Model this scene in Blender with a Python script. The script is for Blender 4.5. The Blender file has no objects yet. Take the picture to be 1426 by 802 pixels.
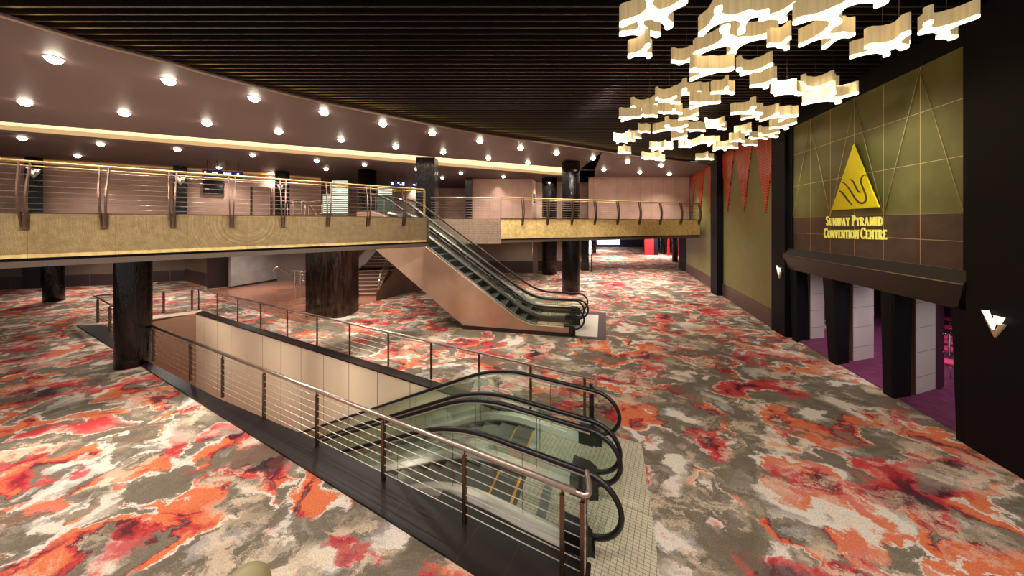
import bpy, math, random
import numpy as np
from mathutils import Vector, Matrix
random.seed(7)
scene = bpy.context.scene
COL = scene.collection
# ---------------------------------------------------------------- camera
FPX = 440.0; CX = 713.0; HZ = 310.0; EYE = 4.3
cam = bpy.data.cameras.new('camera'); cam_o = bpy.data.objects.new('camera', cam); COL.objects.link(cam_o)
cam.sensor_width = 36.0; cam.lens = 36.0*FPX/1426.0; cam.shift_y = -(401.0-HZ)/1426.0
cam.clip_start = .05; cam.clip_end = 300
cam_o.location = (0, 0, EYE); cam_o.rotation_euler = (math.pi/2, 0, 0)
scene.camera = cam_o

def P(px, py, Y):
    return Vector(((px-CX)/FPX*Y, Y, EYE-(py-HZ)/FPX*Y))
def F(px, py, z=0.0):
    Y = (EYE-z)*FPX/(py-HZ)
    return Vector(((px-CX)/FPX*Y, Y, z))
def onl(px, a, b):
    """plan point of the vertical plane through a,b seen at pixel column px"""
    k = (px-CX)/FPX
    dx, dy = b[0]-a[0], b[1]-a[1]
    s = (k*a[1]-a[0])/(dx-k*dy)
    return Vector((a[0]+dx*s, a[1]+dy*s, 0))
def zat(py, Y): return EYE-(py-HZ)/FPX*Y

# ---------------------------------------------------------------- materials
def lin(c):
    r = []
    for v in c[:3]:
        v /= 255.0
        r.append(v/12.92 if v <= .04045 else ((v+.055)/1.055)**2.4)
    return (*r, 1.0)
MATS = {}
def mat(name, col, rough=.5, metal=0.0, spec=.5, emit=None, es=0.0, alpha=1.0, noise=None, bump=0.0, bscale=20, coat=0.0):
    if name in MATS: return MATS[name]
    m = bpy.data.materials.new(name); m.use_nodes = True
    nt = m.node_tree; b = nt.nodes['Principled BSDF']
    b.inputs['Base Color'].default_value = lin(col); b.inputs['Roughness'].default_value = rough
    b.inputs['Metallic'].default_value = metal; b.inputs['Specular IOR Level'].default_value = spec
    b.inputs['Coat Weight'].default_value = coat
    if emit: b.inputs['Emission Color'].default_value = lin(emit); b.inputs['Emission Strength'].default_value = es
    if noise or bump:
        tc = nt.nodes.new('ShaderNodeTexCoord'); n = nt.nodes.new('ShaderNodeTexNoise')
        n.inputs['Scale'].default_value = noise[1] if noise else bscale; n.inputs['Detail'].default_value = 5
        nt.links.new(tc.outputs['Object'], n.inputs['Vector'])
        if noise:
            r = nt.nodes.new('ShaderNodeValToRGB'); r.color_ramp.elements[0].position = .35; r.color_ramp.elements[1].position = .65
            r.color_ramp.elements[0].color = lin(col); r.color_ramp.elements[1].color = lin(noise[0])
            nt.links.new(n.outputs['Fac'], r.inputs['Fac']); nt.links.new(r.outputs['Color'], b.inputs['Base Color'])
        if bump:
            bp = nt.nodes.new('ShaderNodeBump'); bp.inputs['Strength'].default_value = bump; bp.inputs['Distance'].default_value = .02
            nt.links.new(n.outputs['Fac'], bp.inputs['Height']); nt.links.new(bp.outputs['Normal'], b.inputs['Normal'])
    MATS[name] = m
    return m
def nodes_of(name):
    m = bpy.data.materials.new(name); m.use_nodes = True; MATS[name] = m
    return m, m.node_tree, m.node_tree.nodes['Principled BSDF']
def N(nt, t, **kw):
    n = nt.nodes.new(t)
    for k, v in kw.items():
        if k in ('operation', 'blend_type', 'data_type', 'wave_type', 'bands_direction', 'feature', 'noise_dimensions', 'distance'): setattr(n, k, v)
        else: n.inputs[k].default_value = v
    return n
def ramp(nt, stops, interp='LINEAR'):
    r = nt.nodes.new('ShaderNodeValToRGB'); cr = r.color_ramp; cr.interpolation = interp
    while len(cr.elements) > 1: cr.elements.remove(cr.elements[-1])
    cr.elements[0].position = stops[0][0]; cr.elements[0].color = lin(stops[0][1])
    for p, c in stops[1:]:
        e = cr.elements.new(p); e.color = lin(c)
    return r

def tiled(name, col, joint, w, h, gap, rough=.4, metal=0.0, noise=None, yaw=0.0, offz=0.0, offx=0.0, bump=0.0, coat=0.0, vert=True):
    """wall tiles: grid in (along-wall, z), or in plan when vert is False; the wall's run is the x axis turned by yaw"""
    m, nt, b = nodes_of(name)
    geo = N(nt, 'ShaderNodeNewGeometry'); mp = nt.nodes.new('ShaderNodeMapping'); mp.vector_type = 'POINT'
    mp.inputs['Rotation'].default_value = (0, 0, -yaw)
    nt.links.new(geo.outputs['Position'], mp.inputs['Vector'])
    sx = nt.nodes.new('ShaderNodeSeparateXYZ'); nt.links.new(mp.outputs['Vector'], sx.inputs[0])
    def line(sock, pitch, off):
        a = N(nt, 'ShaderNodeMath', operation='ADD'); a.inputs[1].default_value = off+1000*pitch; nt.links.new(sock, a.inputs[0])
        d = N(nt, 'ShaderNodeMath', operation='MODULO'); d.inputs[1].default_value = pitch; nt.links.new(a.outputs[0], d.inputs[0])
        l = N(nt, 'ShaderNodeMath', operation='LESS_THAN'); l.inputs[1].default_value = gap; nt.links.new(d.outputs[0], l.inputs[0])
        return l
    l1 = line(sx.outputs['X'], w, offx); l2 = line(sx.outputs['Z' if vert else 'Y'], h, offz)
    mx = N(nt, 'ShaderNodeMath', operation='MAXIMUM'); nt.links.new(l1.outputs[0], mx.inputs[0]); nt.links.new(l2.outputs[0], mx.inputs[1])
    mix = nt.nodes.new('ShaderNodeMix'); mix.data_type = 'RGBA'
    nt.links.new(mx.outputs[0], mix.inputs['Factor']); mix.inputs['A'].default_value = lin(col); mix.inputs['B'].default_value = lin(joint)
    if noise:
        n = N(nt, 'ShaderNodeTexNoise', Scale=noise[1], Detail=6.0); nt.links.new(geo.outputs['Position'], n.inputs['Vector'])
        r = ramp(nt, [(.35, col), (.65, noise[0])]); nt.links.new(n.outputs['Fac'], r.inputs['Fac']); nt.links.new(r.outputs['Color'], mix.inputs['A'])
        if bump:
            bp = nt.nodes.new('ShaderNodeBump'); bp.inputs['Strength'].default_value = bump; bp.inputs['Distance'].default_value = .02
            nt.links.new(n.outputs['Fac'], bp.inputs['Height']); nt.links.new(bp.outputs['Normal'], b.inputs['Normal'])
    nt.links.new(mix.outputs['Result'], b.inputs['Base Color'])
    b.inputs['Roughness'].default_value = rough; b.inputs['Metallic'].default_value = metal; b.inputs['Coat Weight'].default_value = coat
    return m

# carpet -----------------------------------------------------------------
def carpet():
    m, nt, b = nodes_of('patterned carpet')
    L = nt.links.new
    geo = N(nt, 'ShaderNodeNewGeometry')
    mp = nt.nodes.new('ShaderNodeMapping'); mp.inputs['Rotation'].default_value = (0, 0, math.radians(18)); mp.inputs['Scale'].default_value = (.8, 1.0, 1)
    L(geo.outputs['Position'], mp.inputs['Vector'])
    # warp the plan coordinate so that the blotches get ragged, torn-paper outlines
    w = N(nt, 'ShaderNodeTexNoise', Scale=1.5, Detail=7.0, Roughness=.68); L(mp.outputs[0], w.inputs['Vector'])
    ws = nt.nodes.new('ShaderNodeVectorMath'); ws.operation = 'MULTIPLY_ADD'; ws.inputs[1].default_value = (.9, .9, 0)
    L(w.outputs['Color'], ws.inputs[0]); L(mp.outputs[0], ws.inputs[2])
    vec = ws.outputs[0]
    def noise(scale, det, off, rough=.5, dist=0.0):
        a = nt.nodes.new('ShaderNodeVectorMath'); a.operation = 'ADD'; a.inputs[1].default_value = off; L(vec, a.inputs[0])
        n = N(nt, 'ShaderNodeTexNoise', Scale=scale*.9, Detail=det, Roughness=rough, Distortion=dist); L(a.outputs[0], n.inputs['Vector']); return n
    taupe, taupe2, cream, grey, orange, red, coral, mar, dark = (110, 99, 84), (124, 112, 96), (218, 205, 190), (160, 150, 142), (210, 114, 74), (186, 64, 62), (208, 120, 108), (84, 36, 46), (58, 48, 56)
    nA = noise(.62, 3.5, (3.1, 7.7, 0), .48, .5)
    rA = ramp(nt, [(0, dark), (.33, mar), (.35, red), (.385, red), (.405, coral), (.418, cream), (.424, taupe), (.47, taupe2), (.50, taupe), (.535, taupe2), (.55, grey), (.562, cream), (.592, cream), (.60, orange), (.635, coral), (.65, red), (.70, mar), (.75, dark)])
    L(nA.outputs['Fac'], rA.inputs['Fac'])
    nB = noise(.85, 4.0, (-9.3, 2.2, 0), .5, .7)
    rB = ramp(nt, [(0, cream), (.35, grey), (.38, taupe), (.455, taupe2), (.462, cream), (.478, cream), (.486, orange), (.525, orange), (.545, red), (.56, mar), (.572, taupe2), (.62, taupe), (.64, grey), (.67, cream)])
    L(nB.outputs['Fac'], rB.inputs['Fac'])
    nS = noise(.7, 3.0, (14.0, -6.0, 0), .5, .3)
    rS = ramp(nt, [(0, (0, 0, 0)), (.492, (0, 0, 0)), (.508, (255, 255, 255))]); L(nS.outputs['Fac'], rS.inputs['Fac'])
    mx = nt.nodes.new('ShaderNodeMix'); mx.data_type = 'RGBA'; L(rS.outputs['Color'], mx.inputs['Factor']); L(rA.outputs['Color'], mx.inputs['A']); L(rB.outputs['Color'], mx.inputs['B'])
    # soft crimson clouds running into maroon, and misty cream clouds, over the torn shapes
    def cloud(prev, off, scale, stops_f, stops_c):
        n = noise(scale, 4.0, off, .55, .4); rf = ramp(nt, stops_f); rc = ramp(nt, stops_c); L(n.outputs['Fac'], rf.inputs['Fac']); L(n.outputs['Fac'], rc.inputs['Fac'])
        x = nt.nodes.new('ShaderNodeMix'); x.data_type = 'RGBA'; L(rf.outputs['Color'], x.inputs['Factor']); L(prev.outputs['Result'], x.inputs['A']); L(rc.outputs['Color'], x.inputs['B']); return x
    K, Wt = (0, 0, 0), (240, 240, 240)
    mx = cloud(mx, (21, 4, 0), .8, [(0, K), (.575, K), (.60, Wt)], [(.575, (206, 84, 78)), (.62, (180, 46, 54)), (.655, (98, 30, 44)), (.69, (52, 38, 46))])
    mx = cloud(mx, (-31, 14, 0), .9, [(0, K), (.57, K), (.67, (190, 190, 190))], [(.5, (190, 172, 150)), (.7, (226, 212, 190))])
    mx = cloud(mx, (41, -24, 0), .95, [(0, K), (.585, K), (.60, Wt)], [(.585, (120, 106, 88)), (.66, (104, 92, 78))])
    # light speckle of worn cream dots inside the blotches
    n3 = noise(3.2, 8.0, (0, 0, 5), .75); r3 = ramp(nt, [(.0, (0, 0, 0)), (.49, (0, 0, 0)), (.56, (255, 255, 255))]); L(n3.outputs['Fac'], r3.inputs['Fac'])
    n4 = noise(1.1, 2.0, (5, 5, 5)); r4 = ramp(nt, [(.47, (0, 0, 0)), (.56, (215, 215, 215))]); L(n4.outputs['Fac'], r4.inputs['Fac'])
    mu = N(nt, 'ShaderNodeMath', operation='MULTIPLY'); L(r3.outputs['Color'], mu.inputs[0]); L(r4.outputs['Color'], mu.inputs[1])
    m2 = nt.nodes.new('ShaderNodeMix'); m2.data_type = 'RGBA'; m2.inputs['B'].default_value = lin((222, 196, 168)); L(mu.outputs[0], m2.inputs['Factor']); L(mx.outputs['Result'], m2.inputs['A'])
    # pile
    n5 = N(nt, 'ShaderNodeTexNoise', Scale=60.0, Detail=2.0); L(geo.outputs['Position'], n5.inputs['Vector'])
    r5 = ramp(nt, [(.3, (205, 205, 205)), (.7, (255, 255, 255))]); L(n5.outputs['Fac'], r5.inputs['Fac'])
    m3 = nt.nodes.new('ShaderNodeMix'); m3.data_type = 'RGBA'; m3.blend_type = 'MULTIPLY'; m3.inputs['Factor'].default_value = 1; L(m2.outputs['Result'], m3.inputs['A']); L(r5.outputs['Color'], m3.inputs['B'])
    L(m3.outputs['Result'], b.inputs['Base Color']); b.inputs['Roughness'].default_value = .95; b.inputs['Specular IOR Level'].default_value = .1
    return m
def column_mat(name, col, col2, sc=9.0):
    m, nt, b = nodes_of(name); L = nt.links.new
    geo = N(nt, 'ShaderNodeNewGeometry'); mp = nt.nodes.new('ShaderNodeMapping'); mp.inputs['Scale'].default_value = (1, 1, .16); L(geo.outputs['Position'], mp.inputs['Vector'])
    n = N(nt, 'ShaderNodeTexNoise', Scale=sc, Detail=3.0, Distortion=1.2); L(mp.outputs[0], n.inputs['Vector'])
    r = ramp(nt, [(.4, col), (.62, col2)]); L(n.outputs['Fac'], r.inputs['Fac']); L(r.outputs['Color'], b.inputs['Base Color'])
    bp = nt.nodes.new('ShaderNodeBump'); bp.inputs['Strength'].default_value = .5; bp.inputs['Distance'].default_value = .05; L(n.outputs['Fac'], bp.inputs['Height']); L(bp.outputs['Normal'], b.inputs['Normal'])
    b.inputs['Roughness'].default_value = .14; b.inputs['Specular IOR Level'].default_value = .5
    return m
def glass_mat(name, tint, trans, rough=.03):
    m = bpy.data.materials.new(name); m.use_nodes = True; nt = m.node_tree; nt.nodes.clear(); L = nt.links.new
    out = nt.nodes.new('ShaderNodeOutputMaterial'); tr = nt.nodes.new('ShaderNodeBsdfTransparent'); tr.inputs[0].default_value = lin(tint)
    gl = nt.nodes.new('ShaderNodeBsdfGlossy'); gl.inputs['Roughness'].default_value = rough; gl.inputs[0].default_value = (.9, 1, .95, 1)
    fr = nt.nodes.new('ShaderNodeFresnel'); fr.inputs[0].default_value = 1.45
    mx = nt.nodes.new('ShaderNodeMixShader'); hf = N(nt, 'ShaderNodeMath', operation='MULTIPLY'); hf.inputs[1].default_value = .28; L(fr.outputs[0], hf.inputs[0]); L(hf.outputs[0], mx.inputs[0]); L(tr.outputs[0], mx.inputs[1]); L(gl.outputs[0], mx.inputs[2]); L(mx.outputs[0], out.inputs[0])
    MATS[name] = m; return m

M_carpet = carpet()
M_steel = mat('brushed bronze steel', (184, 164, 150), .28, .85, bump=.02, bscale=80)
M_steel_d = mat('darker bronze steel', (122, 98, 84), .35, 1.0)
M_silver = mat('satin silver metal', (206, 198, 184), .32, .6)
M_gold_r = mat('pale gold rail', (176, 146, 100), .5, .8)
M_black = mat('black rubber', (14, 12, 12), .35, 0, .5)
M_blackp = mat('black plastic', (22, 20, 22), .3)
M_glass = glass_mat('green tinted glass', (246, 251, 248), 1)
M_tread = mat('ribbed step metal', (84, 80, 72), .55, .3, bump=.2, bscale=60)
M_yellow = mat('yellow step marking', (214, 150, 20), .6)
M_comb = mat('comb plate metal', (150, 150, 148), .35, .9)
M_copper = mat('copper toned cladding', (178, 142, 118), .38, .5, noise=((204, 170, 142), .7))
M_col = column_mat('rippled black column', (7, 5, 5), (15, 9, 8), 12)
M_colb = column_mat('rippled bronze column', (22, 12, 10), (58, 38, 24), 7)
M_navy = mat('near black lacquer', (9, 8, 14), .6, 0, .2)
M_lintel = mat('dark bronze lintel', (50, 42, 35), .4, .3)
M_fascia = tiled('hammered gold fascia', (212, 178, 108), (176, 146, 86), 1.2, 40, .008, .5, .1, noise=((236, 208, 142), 7), yaw=math.radians(40), offz=7, bump=.35)
M_fascia2 = tiled('beige mosaic fascia', (150, 126, 104), (120, 100, 84), .25, .12, .01, .5, .2, noise=((170, 144, 122), 9), bump=.2)
M_mould = mat('taupe moulding', (96, 80, 68), .5)
M_dark = mat('near black paint and gap shade', (16, 12, 11), .8)
M_soffit = mat('mauve brown ceiling paint', (104, 82, 88), .5)
M_slat = mat('dark slat side', (22, 15, 18), .6)
M_slatb = mat('lit slat lower edge', (66, 52, 54), .4, .4)  # lighter than the sides: light caught on the slat bottoms put into colour
M_void = mat('ceiling void black', (6, 5, 6), .9)
M_pink = tiled('pinkish stone wall', (176, 142, 128), (120, 92, 84), 40, .42, .012, .5, noise=((186, 152, 138), 1.5))
M_pinkv = tiled('pink wall with panel joints', (176, 142, 128), (120, 92, 84), .95, 40, .015, .5, noise=((186, 152, 138), 1.5), offz=13)
M_beige = mat('beige wall paint', (150, 132, 110), .6, noise=((140, 122, 102), 1.2))
M_basedk = tiled('dark brown dado tile', (62, 44, 42), (120, 104, 98), 1.2, 50, .02, .4, offz=9)
M_marble = mat('reddish brown marble', (136, 88, 68), .14, 0, .6, noise=((158, 106, 84), .8))
M_cream = tiled('cream glass wall panel', (236, 210, 178), (96, 72, 58), 1.28, 60, .02, .3, yaw=math.radians(-27.6), offz=20, noise=((230, 204, 172), .7))
M_brownw = mat('warm brown wall', (150, 112, 88), .5)
M_ledge = tiled('dark brown ledge tile', (28, 20, 18), (50, 38, 34), .62, 40, .012, .42, yaw=math.radians(-27.6), offz=17.3)
M_ledge.node_tree.nodes['Principled BSDF'].inputs['Specular IOR Level'].default_value = .25
M_olive = mat('olive wall fabric', (122, 116, 66), .6, noise=((130, 122, 70), 2))
M_basebr = tiled('brown skirting tile', (84, 60, 56), (56, 40, 38), 1.5, 50, .02, .35, yaw=math.radians(72), offz=17)
M_emis_w = mat('lamp white', (255, 250, 240), .5, emit=(255, 240, 214), es=40)
M_cove = mat('cove light', (255, 236, 200), .6, emit=(255, 232, 190), es=.95)
M_chrome = mat('polished chrome', (225, 220, 214), .12, 1.0)
M_vlight = mat('glowing white letter', (255, 250, 240), .5, emit=(255, 246, 234), es=.85)

# ---------------------------------------------------------------- mesh building
def q(*names): return names
class MB:
    def __init__(s): s.v = []; s.f = []; s.mi = []; s.sm = []
    def add(s, vs, fs, mi=0, smooth=False):
        o = len(s.v); s.v += [tuple(v) for v in vs]
        for f in fs: s.f.append([i+o for i in f]); s.mi.append(mi); s.sm.append(smooth)
        return s
    def box(s, c, size, yaw=0.0, mi=0):
        x, y, z = size[0]/2, size[1]/2, size[2]/2; ca, sa = math.cos(yaw), math.sin(yaw)
        vs = []
        for dz in (-z, z):
            for dx, dy in ((-x, -y), (x, -y), (x, y), (-x, y)):
                vs.append((c[0]+dx*ca-dy*sa, c[1]+dx*sa+dy*ca, c[2]+dz))
        return s.add(vs, [(3, 2, 1, 0), (4, 5, 6, 7), (0, 1, 5, 4), (1, 2, 6, 5), (2, 3, 7, 6), (3, 0, 4, 7)], mi)
    def prism(s, poly, z0, z1, mi=0, mi_side=None):
        n = len(poly)
        ar = sum(poly[i][0]*poly[(i+1) % n][1]-poly[(i+1) % n][0]*poly[i][1] for i in range(n))
        if ar < 0: poly = poly[::-1]
        vs = [(p[0], p[1], z0) for p in poly]+[(p[0], p[1], z1) for p in poly]
        s.add(vs, [tuple(range(n-1, -1, -1)), tuple(range(n, 2*n))], mi)
        o = len(s.v)-2*n
        for i in range(n):
            s.f.append([o+i, o+(i+1) % n, o+n+(i+1) % n, o+n+i]); s.mi.append(mi if mi_side is None else mi_side); s.sm.append(False)
        return s
    def slab(s, a, b, z0, z1, th, mi=0):
        """vertical wall from a to b in plan, thickness th to the left of a->b"""
        d = Vector((b[0]-a[0], b[1]-a[1])); d.normalize(); n = Vector((-d.y, d.x))*th
        return s.prism([(a[0], a[1]), (b[0], b[1]), (b[0]+n.x, b[1]+n.y), (a[0]+n.x, a[1]+n.y)], z0, z1, mi)
    def tube(s, pts, r, n=8, mi=0, close=False, caps=True):
        pts = [Vector(p) for p in pts]; m = len(pts); rings = []
        up = Vector((0, 0, 1)); prev = None
        for i, p in enumerate(pts):
            if close: t = pts[(i+1) % m]-pts[i-1]
            else: t = pts[min(i+1, m-1)]-pts[max(i-1, 0)]
            t.normalize()
            if prev is None:
                a = t.cross(up)
                if a.length < 1e-3: a = t.cross(Vector((1, 0, 0)))
            else: a = prev-t*prev.dot(t)
            a.normalize(); prev = a; b = t.cross(a)
            rr = r if not isinstance(r, (list, tuple)) else r[i]
            rings.append([p+(a*math.cos(k*2*math.pi/n)+b*math.sin(k*2*math.pi/n))*rr for k in range(n)])
        vs = [v for ring in rings for v in ring]; fs = []
        for i in range(m if close else m-1):
            j = (i+1) % m
            for k in range(n): fs.append((i*n+k, i*n+(k+1) % n, j*n+(k+1) % n, j*n+k))
        s.add(vs, fs, mi, True)
        if caps and not close:
            o = len(s.v)-len(vs)
            s.f.append([o+k for k in range(n)][::-1]); s.f.append([o+(m-1)*n+k for k in range(n)]); s.mi += [mi, mi]; s.sm += [False, False]
        return s
    def lathe(s, c, prof, n=32, mi=0):
        vs = []; fs = []
        for (r, z) in prof:
            for k in range(n):
                a = 2*math.pi*k/n; vs.append((c[0]+r*math.cos(a), c[1]+r*math.sin(a), z))
        for i in range(len(prof)-1):
            for k in range(n): fs.append((i*n+k, i*n+(k+1) % n, (i+1)*n+(k+1) % n, (i+1)*n+k))
        fs2 = [tuple(range(n))[::-1], tuple((len(prof)-1)*n+k for k in range(n))]
        s.add(vs, fs, mi, True); o = len(s.v)-len(vs)
        for f in fs2: s.f.append([o+i for i in f]); s.mi.append(mi); s.sm.append(False)
        return s
    def sweep(s, secs, mi=0, closed_sec=True, smooth=False, cap=True):
        """loft a list of equal-length cross-sections"""
        n = len(secs[0]); vs = [v for sec in secs for v in sec]; fs = []
        for i in range(len(secs)-1):
            for k in range(n if closed_sec else n-1):
                fs.append((i*n+k, i*n+(k+1) % n, (i+1)*n+(k+1) % n, (i+1)*n+k))
        s.add(vs, fs, mi, smooth)
        if closed_sec and cap:
            o = len(s.v)-len(vs); s.f.append([o+k for k in range(n)][::-1]); s.f.append([o+(len(secs)-1)*n+k for k in range(n)]); s.mi += [mi, mi]; s.sm += [False, False]
        return s
    def build(s, name, mats, parent=None, loc=None, bevel=0.0):
        me = bpy.data.meshes.new(name)
        off = Vector(loc) if loc is not None else (parent.location if parent is not None and parent.type == 'EMPTY' else Vector((0, 0, 0)))
        if parent is not None:
            off = Vector(WL[parent.name]) if parent.name in WL else off
        vv = [(v[0]-off[0], v[1]-off[1], v[2]-off[2]) for v in s.v]
        me.from_pydata(vv, [], s.f)
        if not isinstance(mats, (list, tuple)): mats = [mats]
        for m in mats: me.materials.append(m)
        me.polygons.foreach_set('material_index', s.mi); me.polygons.foreach_set('use_smooth', s.sm)
        me.update()
        o = bpy.data.objects.new(name, me); COL.objects.link(o)
        if parent is not None: o.parent = parent; WL[o.name] = tuple(off)
        else: o.location = off; WL[o.name] = tuple(off)
        if bevel:
            b = o.modifiers.new('bevel', 'BEVEL'); b.width = bevel; b.segments = 2; b.limit_method = 'ANGLE'
        return o
WL = {}
def thing(name, label, cat, loc=(0, 0, 0), group=None):
    o = bpy.data.objects.new(name, None); COL.objects.link(o); o.location = loc; o['label'] = label; o['category'] = cat
    o.empty_display_size = .1
    if group: o['group'] = group
    WL[o.name] = tuple(loc); return o
def tag(o, label, cat, group=None):
    o['label'] = label; o['category'] = cat
    if group: o['group'] = group
    return o
def struct(o): o['kind'] = 'structure'; return o
def copy_tree(root, loc):
    r = root.copy(); COL.objects.link(r); r.location = loc; WL[r.name] = tuple(loc)
    for ch in root.children:
        c = ch.copy(); COL.objects.link(c); c.parent = r
        for g in ch.children:
            d = g.copy(); COL.objects.link(d); d.parent = c
    return r
def V2(x, y): return Vector((x, y, 0))
# ================================================================ frames
# lower escalators: s runs down the ramp (away to the left), t across towards the camera
LU = Vector((-.885, .465, 0)); LW = Vector((-.311, -.95, 0)); LO = Vector((1.594, 6.11, 0))
def L(s, t, z=0.0): return LO+LU*s+LW*t+Vector((0, 0, z))
UU = Vector((-.976, .216, 0)); UW = Vector((-.216, -.976, 0)); UO = Vector((2.31, 14.74, 0))
def U(s, t, z=0.0): return UO+UU*s+UW*t+Vector((0, 0, z))

# ================================================================ floors
hole = [L(.2, 2.92), L(.2, -.12), L(18.7, -.12), L(20.5, 2.92)]
outer = [V2(45, -3), V2(45, 70), V2(-70, 70), V2(-70, -3)]
m = MB()
for i in range(4):
    j = (i+1) % 4
    m.add([hole[i], hole[j], outer[j], outer[i]], [(3, 2, 1, 0)])
struct(m.build('floor', M_carpet))
m = MB(); m.prism([L(-3, 4), L(-3, -1.5), L(22, -1.5), L(24, 4)], -4.8, -4.6)
struct(m.build('floor_lower', M_marble))
# marble floor of the back lobby
m = MB(); m.prism([F(288, 404), F(386, 391), F(420, 384), F(560, 388), F(588, 404), F(524, 419), F(487, 430), F(425, 452), F(330, 425)], 0, .012)
struct(m.build('floor_marble', M_marble))

# void walls
m = MB(); m.slab(L(-1, -.12), L(18.7, -.12), -4.6, -.004, -.25); struct(m.build('wall_void_far', M_cream))
m = MB(); m.slab(L(18.7, -.12), L(20.4, 2.45), -4.6, -.004, -.25); struct(m.build('wall_void_end', M_brownw))
m = MB(); m.slab(L(20.4, 2.9), L(-1, 2.9), -4.6, -.004, -.25); struct(m.build('wall_void_near', M_brownw))
# dark tile ledge round the void (curb)
def ring(poly, name, mt, z1=.035):
    m = MB(); m.prism(poly, 0, z1); return struct(m.build(name, mt))
m = MB(); lo_ = [(-.1, 2.22), (2.25, 2.22), (2.26, 2.42), (5.6, 2.50), (9, 2.72), (13.7, 2.8), (20.4, 2.45)]; li_ = [(-.1, 3.0), (2.25, 3.0), (2.26, 3.0), (5.6, 3.0), (9, 3.0), (13.7, 2.99), (21.2, 2.98)]
m.sweep([[L(*a, 0), L(*a, .035), L(*b, .035), L(*b, 0)] for a, b in zip(lo_, li_)]); struct(m.build('trim_1', M_ledge))
ring([L(-.15, -.42), L(-.15, -.1), L(18.68, -.1), L(18.9, -.42)], 'trim_2', M_ledge)
ring([L(18.55, -.42), L(18.7, -.1), L(20.4, 2.45), L(21.2, 2.98), L(20.9, 2.45), L(19.1, -.42)], 'trim_3', mat('pale stone curb', (214, 190, 160), .5))

# ================================================================ upper floor
UT = 4.49
def fasc(px):
    Y = 418.0/(63.8-.0515*px); return V2((px-CX)/FPX*Y, Y)
fa, fb = fasc(-330), fasc(597)
fd = (fb-fa).normalized(); fn = Vector((-fd.y, fd.x, 0))
BR0 = V2((698-CX)/FPX*16.3, 16.3)
BR1 = V2((975-CX)/FPX*21.8, 21.8)
# slab
m = MB()
m.prism([fa, fb, fb+fn*.5, fa+fn*.5], 3.62, UT-.02)
m.prism([fa+fn*.4, fasc(250)+fn*.4, V2(-8.4, 13), V2(-8.4, 34), V2(-60, 34), V2(-60, 8)], 3.62, UT-.02)
m.prism([V2(-8.5, 16.55), BR0+V2(0, .25), BR1+V2(0, .25), V2(14.6, 26), V2(14.6, 34), V2(-8.5, 34)], 3.3, UT-.02)
struct(m.build('floor_upper', M_beige))
def fascia_piece(a, b, z0, z1, back, mt, name, mould=True, dirn=1):
    d = (b-a).normalized(); n = Vector((-d.y, d.x, 0))
    m = MB(); m.slab(a, b, z0, z1, .12)
    o = m.build(name, mt); struct(o)
    if mould:
        m = MB(); m.slab(a+n*.10, b+n*.10-d*.0, z0-.07, z0, .3); struct(m.build('trim_shadow', M_dark))  # shade in the gap put into the strip's near-black colour
        m = MB(); m.slab(a+n*.03, b+n*.03, z0-.2, z0-.07, .4); struct(m.build('trim_moulding', M_mould))
    m = MB(); m.slab(a-n*.03, b-n*.03, z1, z1+.03, .2); struct(m.build('trim_top', M_steel_d))
fascia_piece(fa, fb, UT-.95, UT, 1, M_fascia, 'trim_fascia_left')
fascia_piece(BR0, BR1, UT-1.03, UT, 1, M_fascia, 'trim_fascia_bridge')
m = MB(); m.slab(fb, fb+fn*.5, UT-.95, UT, .1); struct(m.build('trim_fascia_end', M_dark))
ret0 = V2(-4.9, 16.3)
m = MB(); m.slab(ret0, BR0+V2(-.002, 0), UT-1.28, UT, .14); struct(m.build('trim_fascia_return', M_fascia2))
# ================================================================ right wall (olive) and portal
W0 = F(956, 379); W1 = F(994, 407); W1b = F(1003, 412); W2 = F(1078.5, 458.3)
W0.z = W1.z = W1b.z = W2.z = 0
PA, PB = V2(10.6, 12.78), V2(10.6-.256*(12.78-3.0), 3.0)      # portal plane, near end beyond the frame
def wall_r(px): return onl(px, PA, PB)
m = MB(); m.slab(W2, W0, 0, 8.9, -.3); struct(m.build('wall_right', M_olive))
wn = Vector((-(W0-W2).y, (W0-W2).x, 0)).normalized()     # towards the hall (left)
m = MB(); m.slab(W2, W0, 0, .74, .05); struct(m.build('baseboard_right', M_basebr))
m = MB(); m.slab(W0, W0+V2(.35, 2.0), 0, 8.2, -.3); struct(m.build('wall_corner', M_dark))
# slim pillars of the wall
def pillar_box(a, b, prot, z0, z1, name, mt, label, group=None):
    d = (b-a).normalized(); n = Vector((-d.y, d.x, 0)); c = (a+b)/2; c.z = z0
    mm = MB(); mm.prism([a+n*prot, b+n*prot, b-n*.2, a-n*.2], z0, z1)
    return tag(mm.build(name, mt, loc=c, bevel=.01), label, 'pillar', group)
p1a, p1b = W1b-(W0-W2).normalized()*0, W1
pillar_box(W1b, W1, .18, 0, 8.85, 'wall_pillar', M_navy, 'slim black full-height pillar in the olive wall near the upper bridge')
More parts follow.
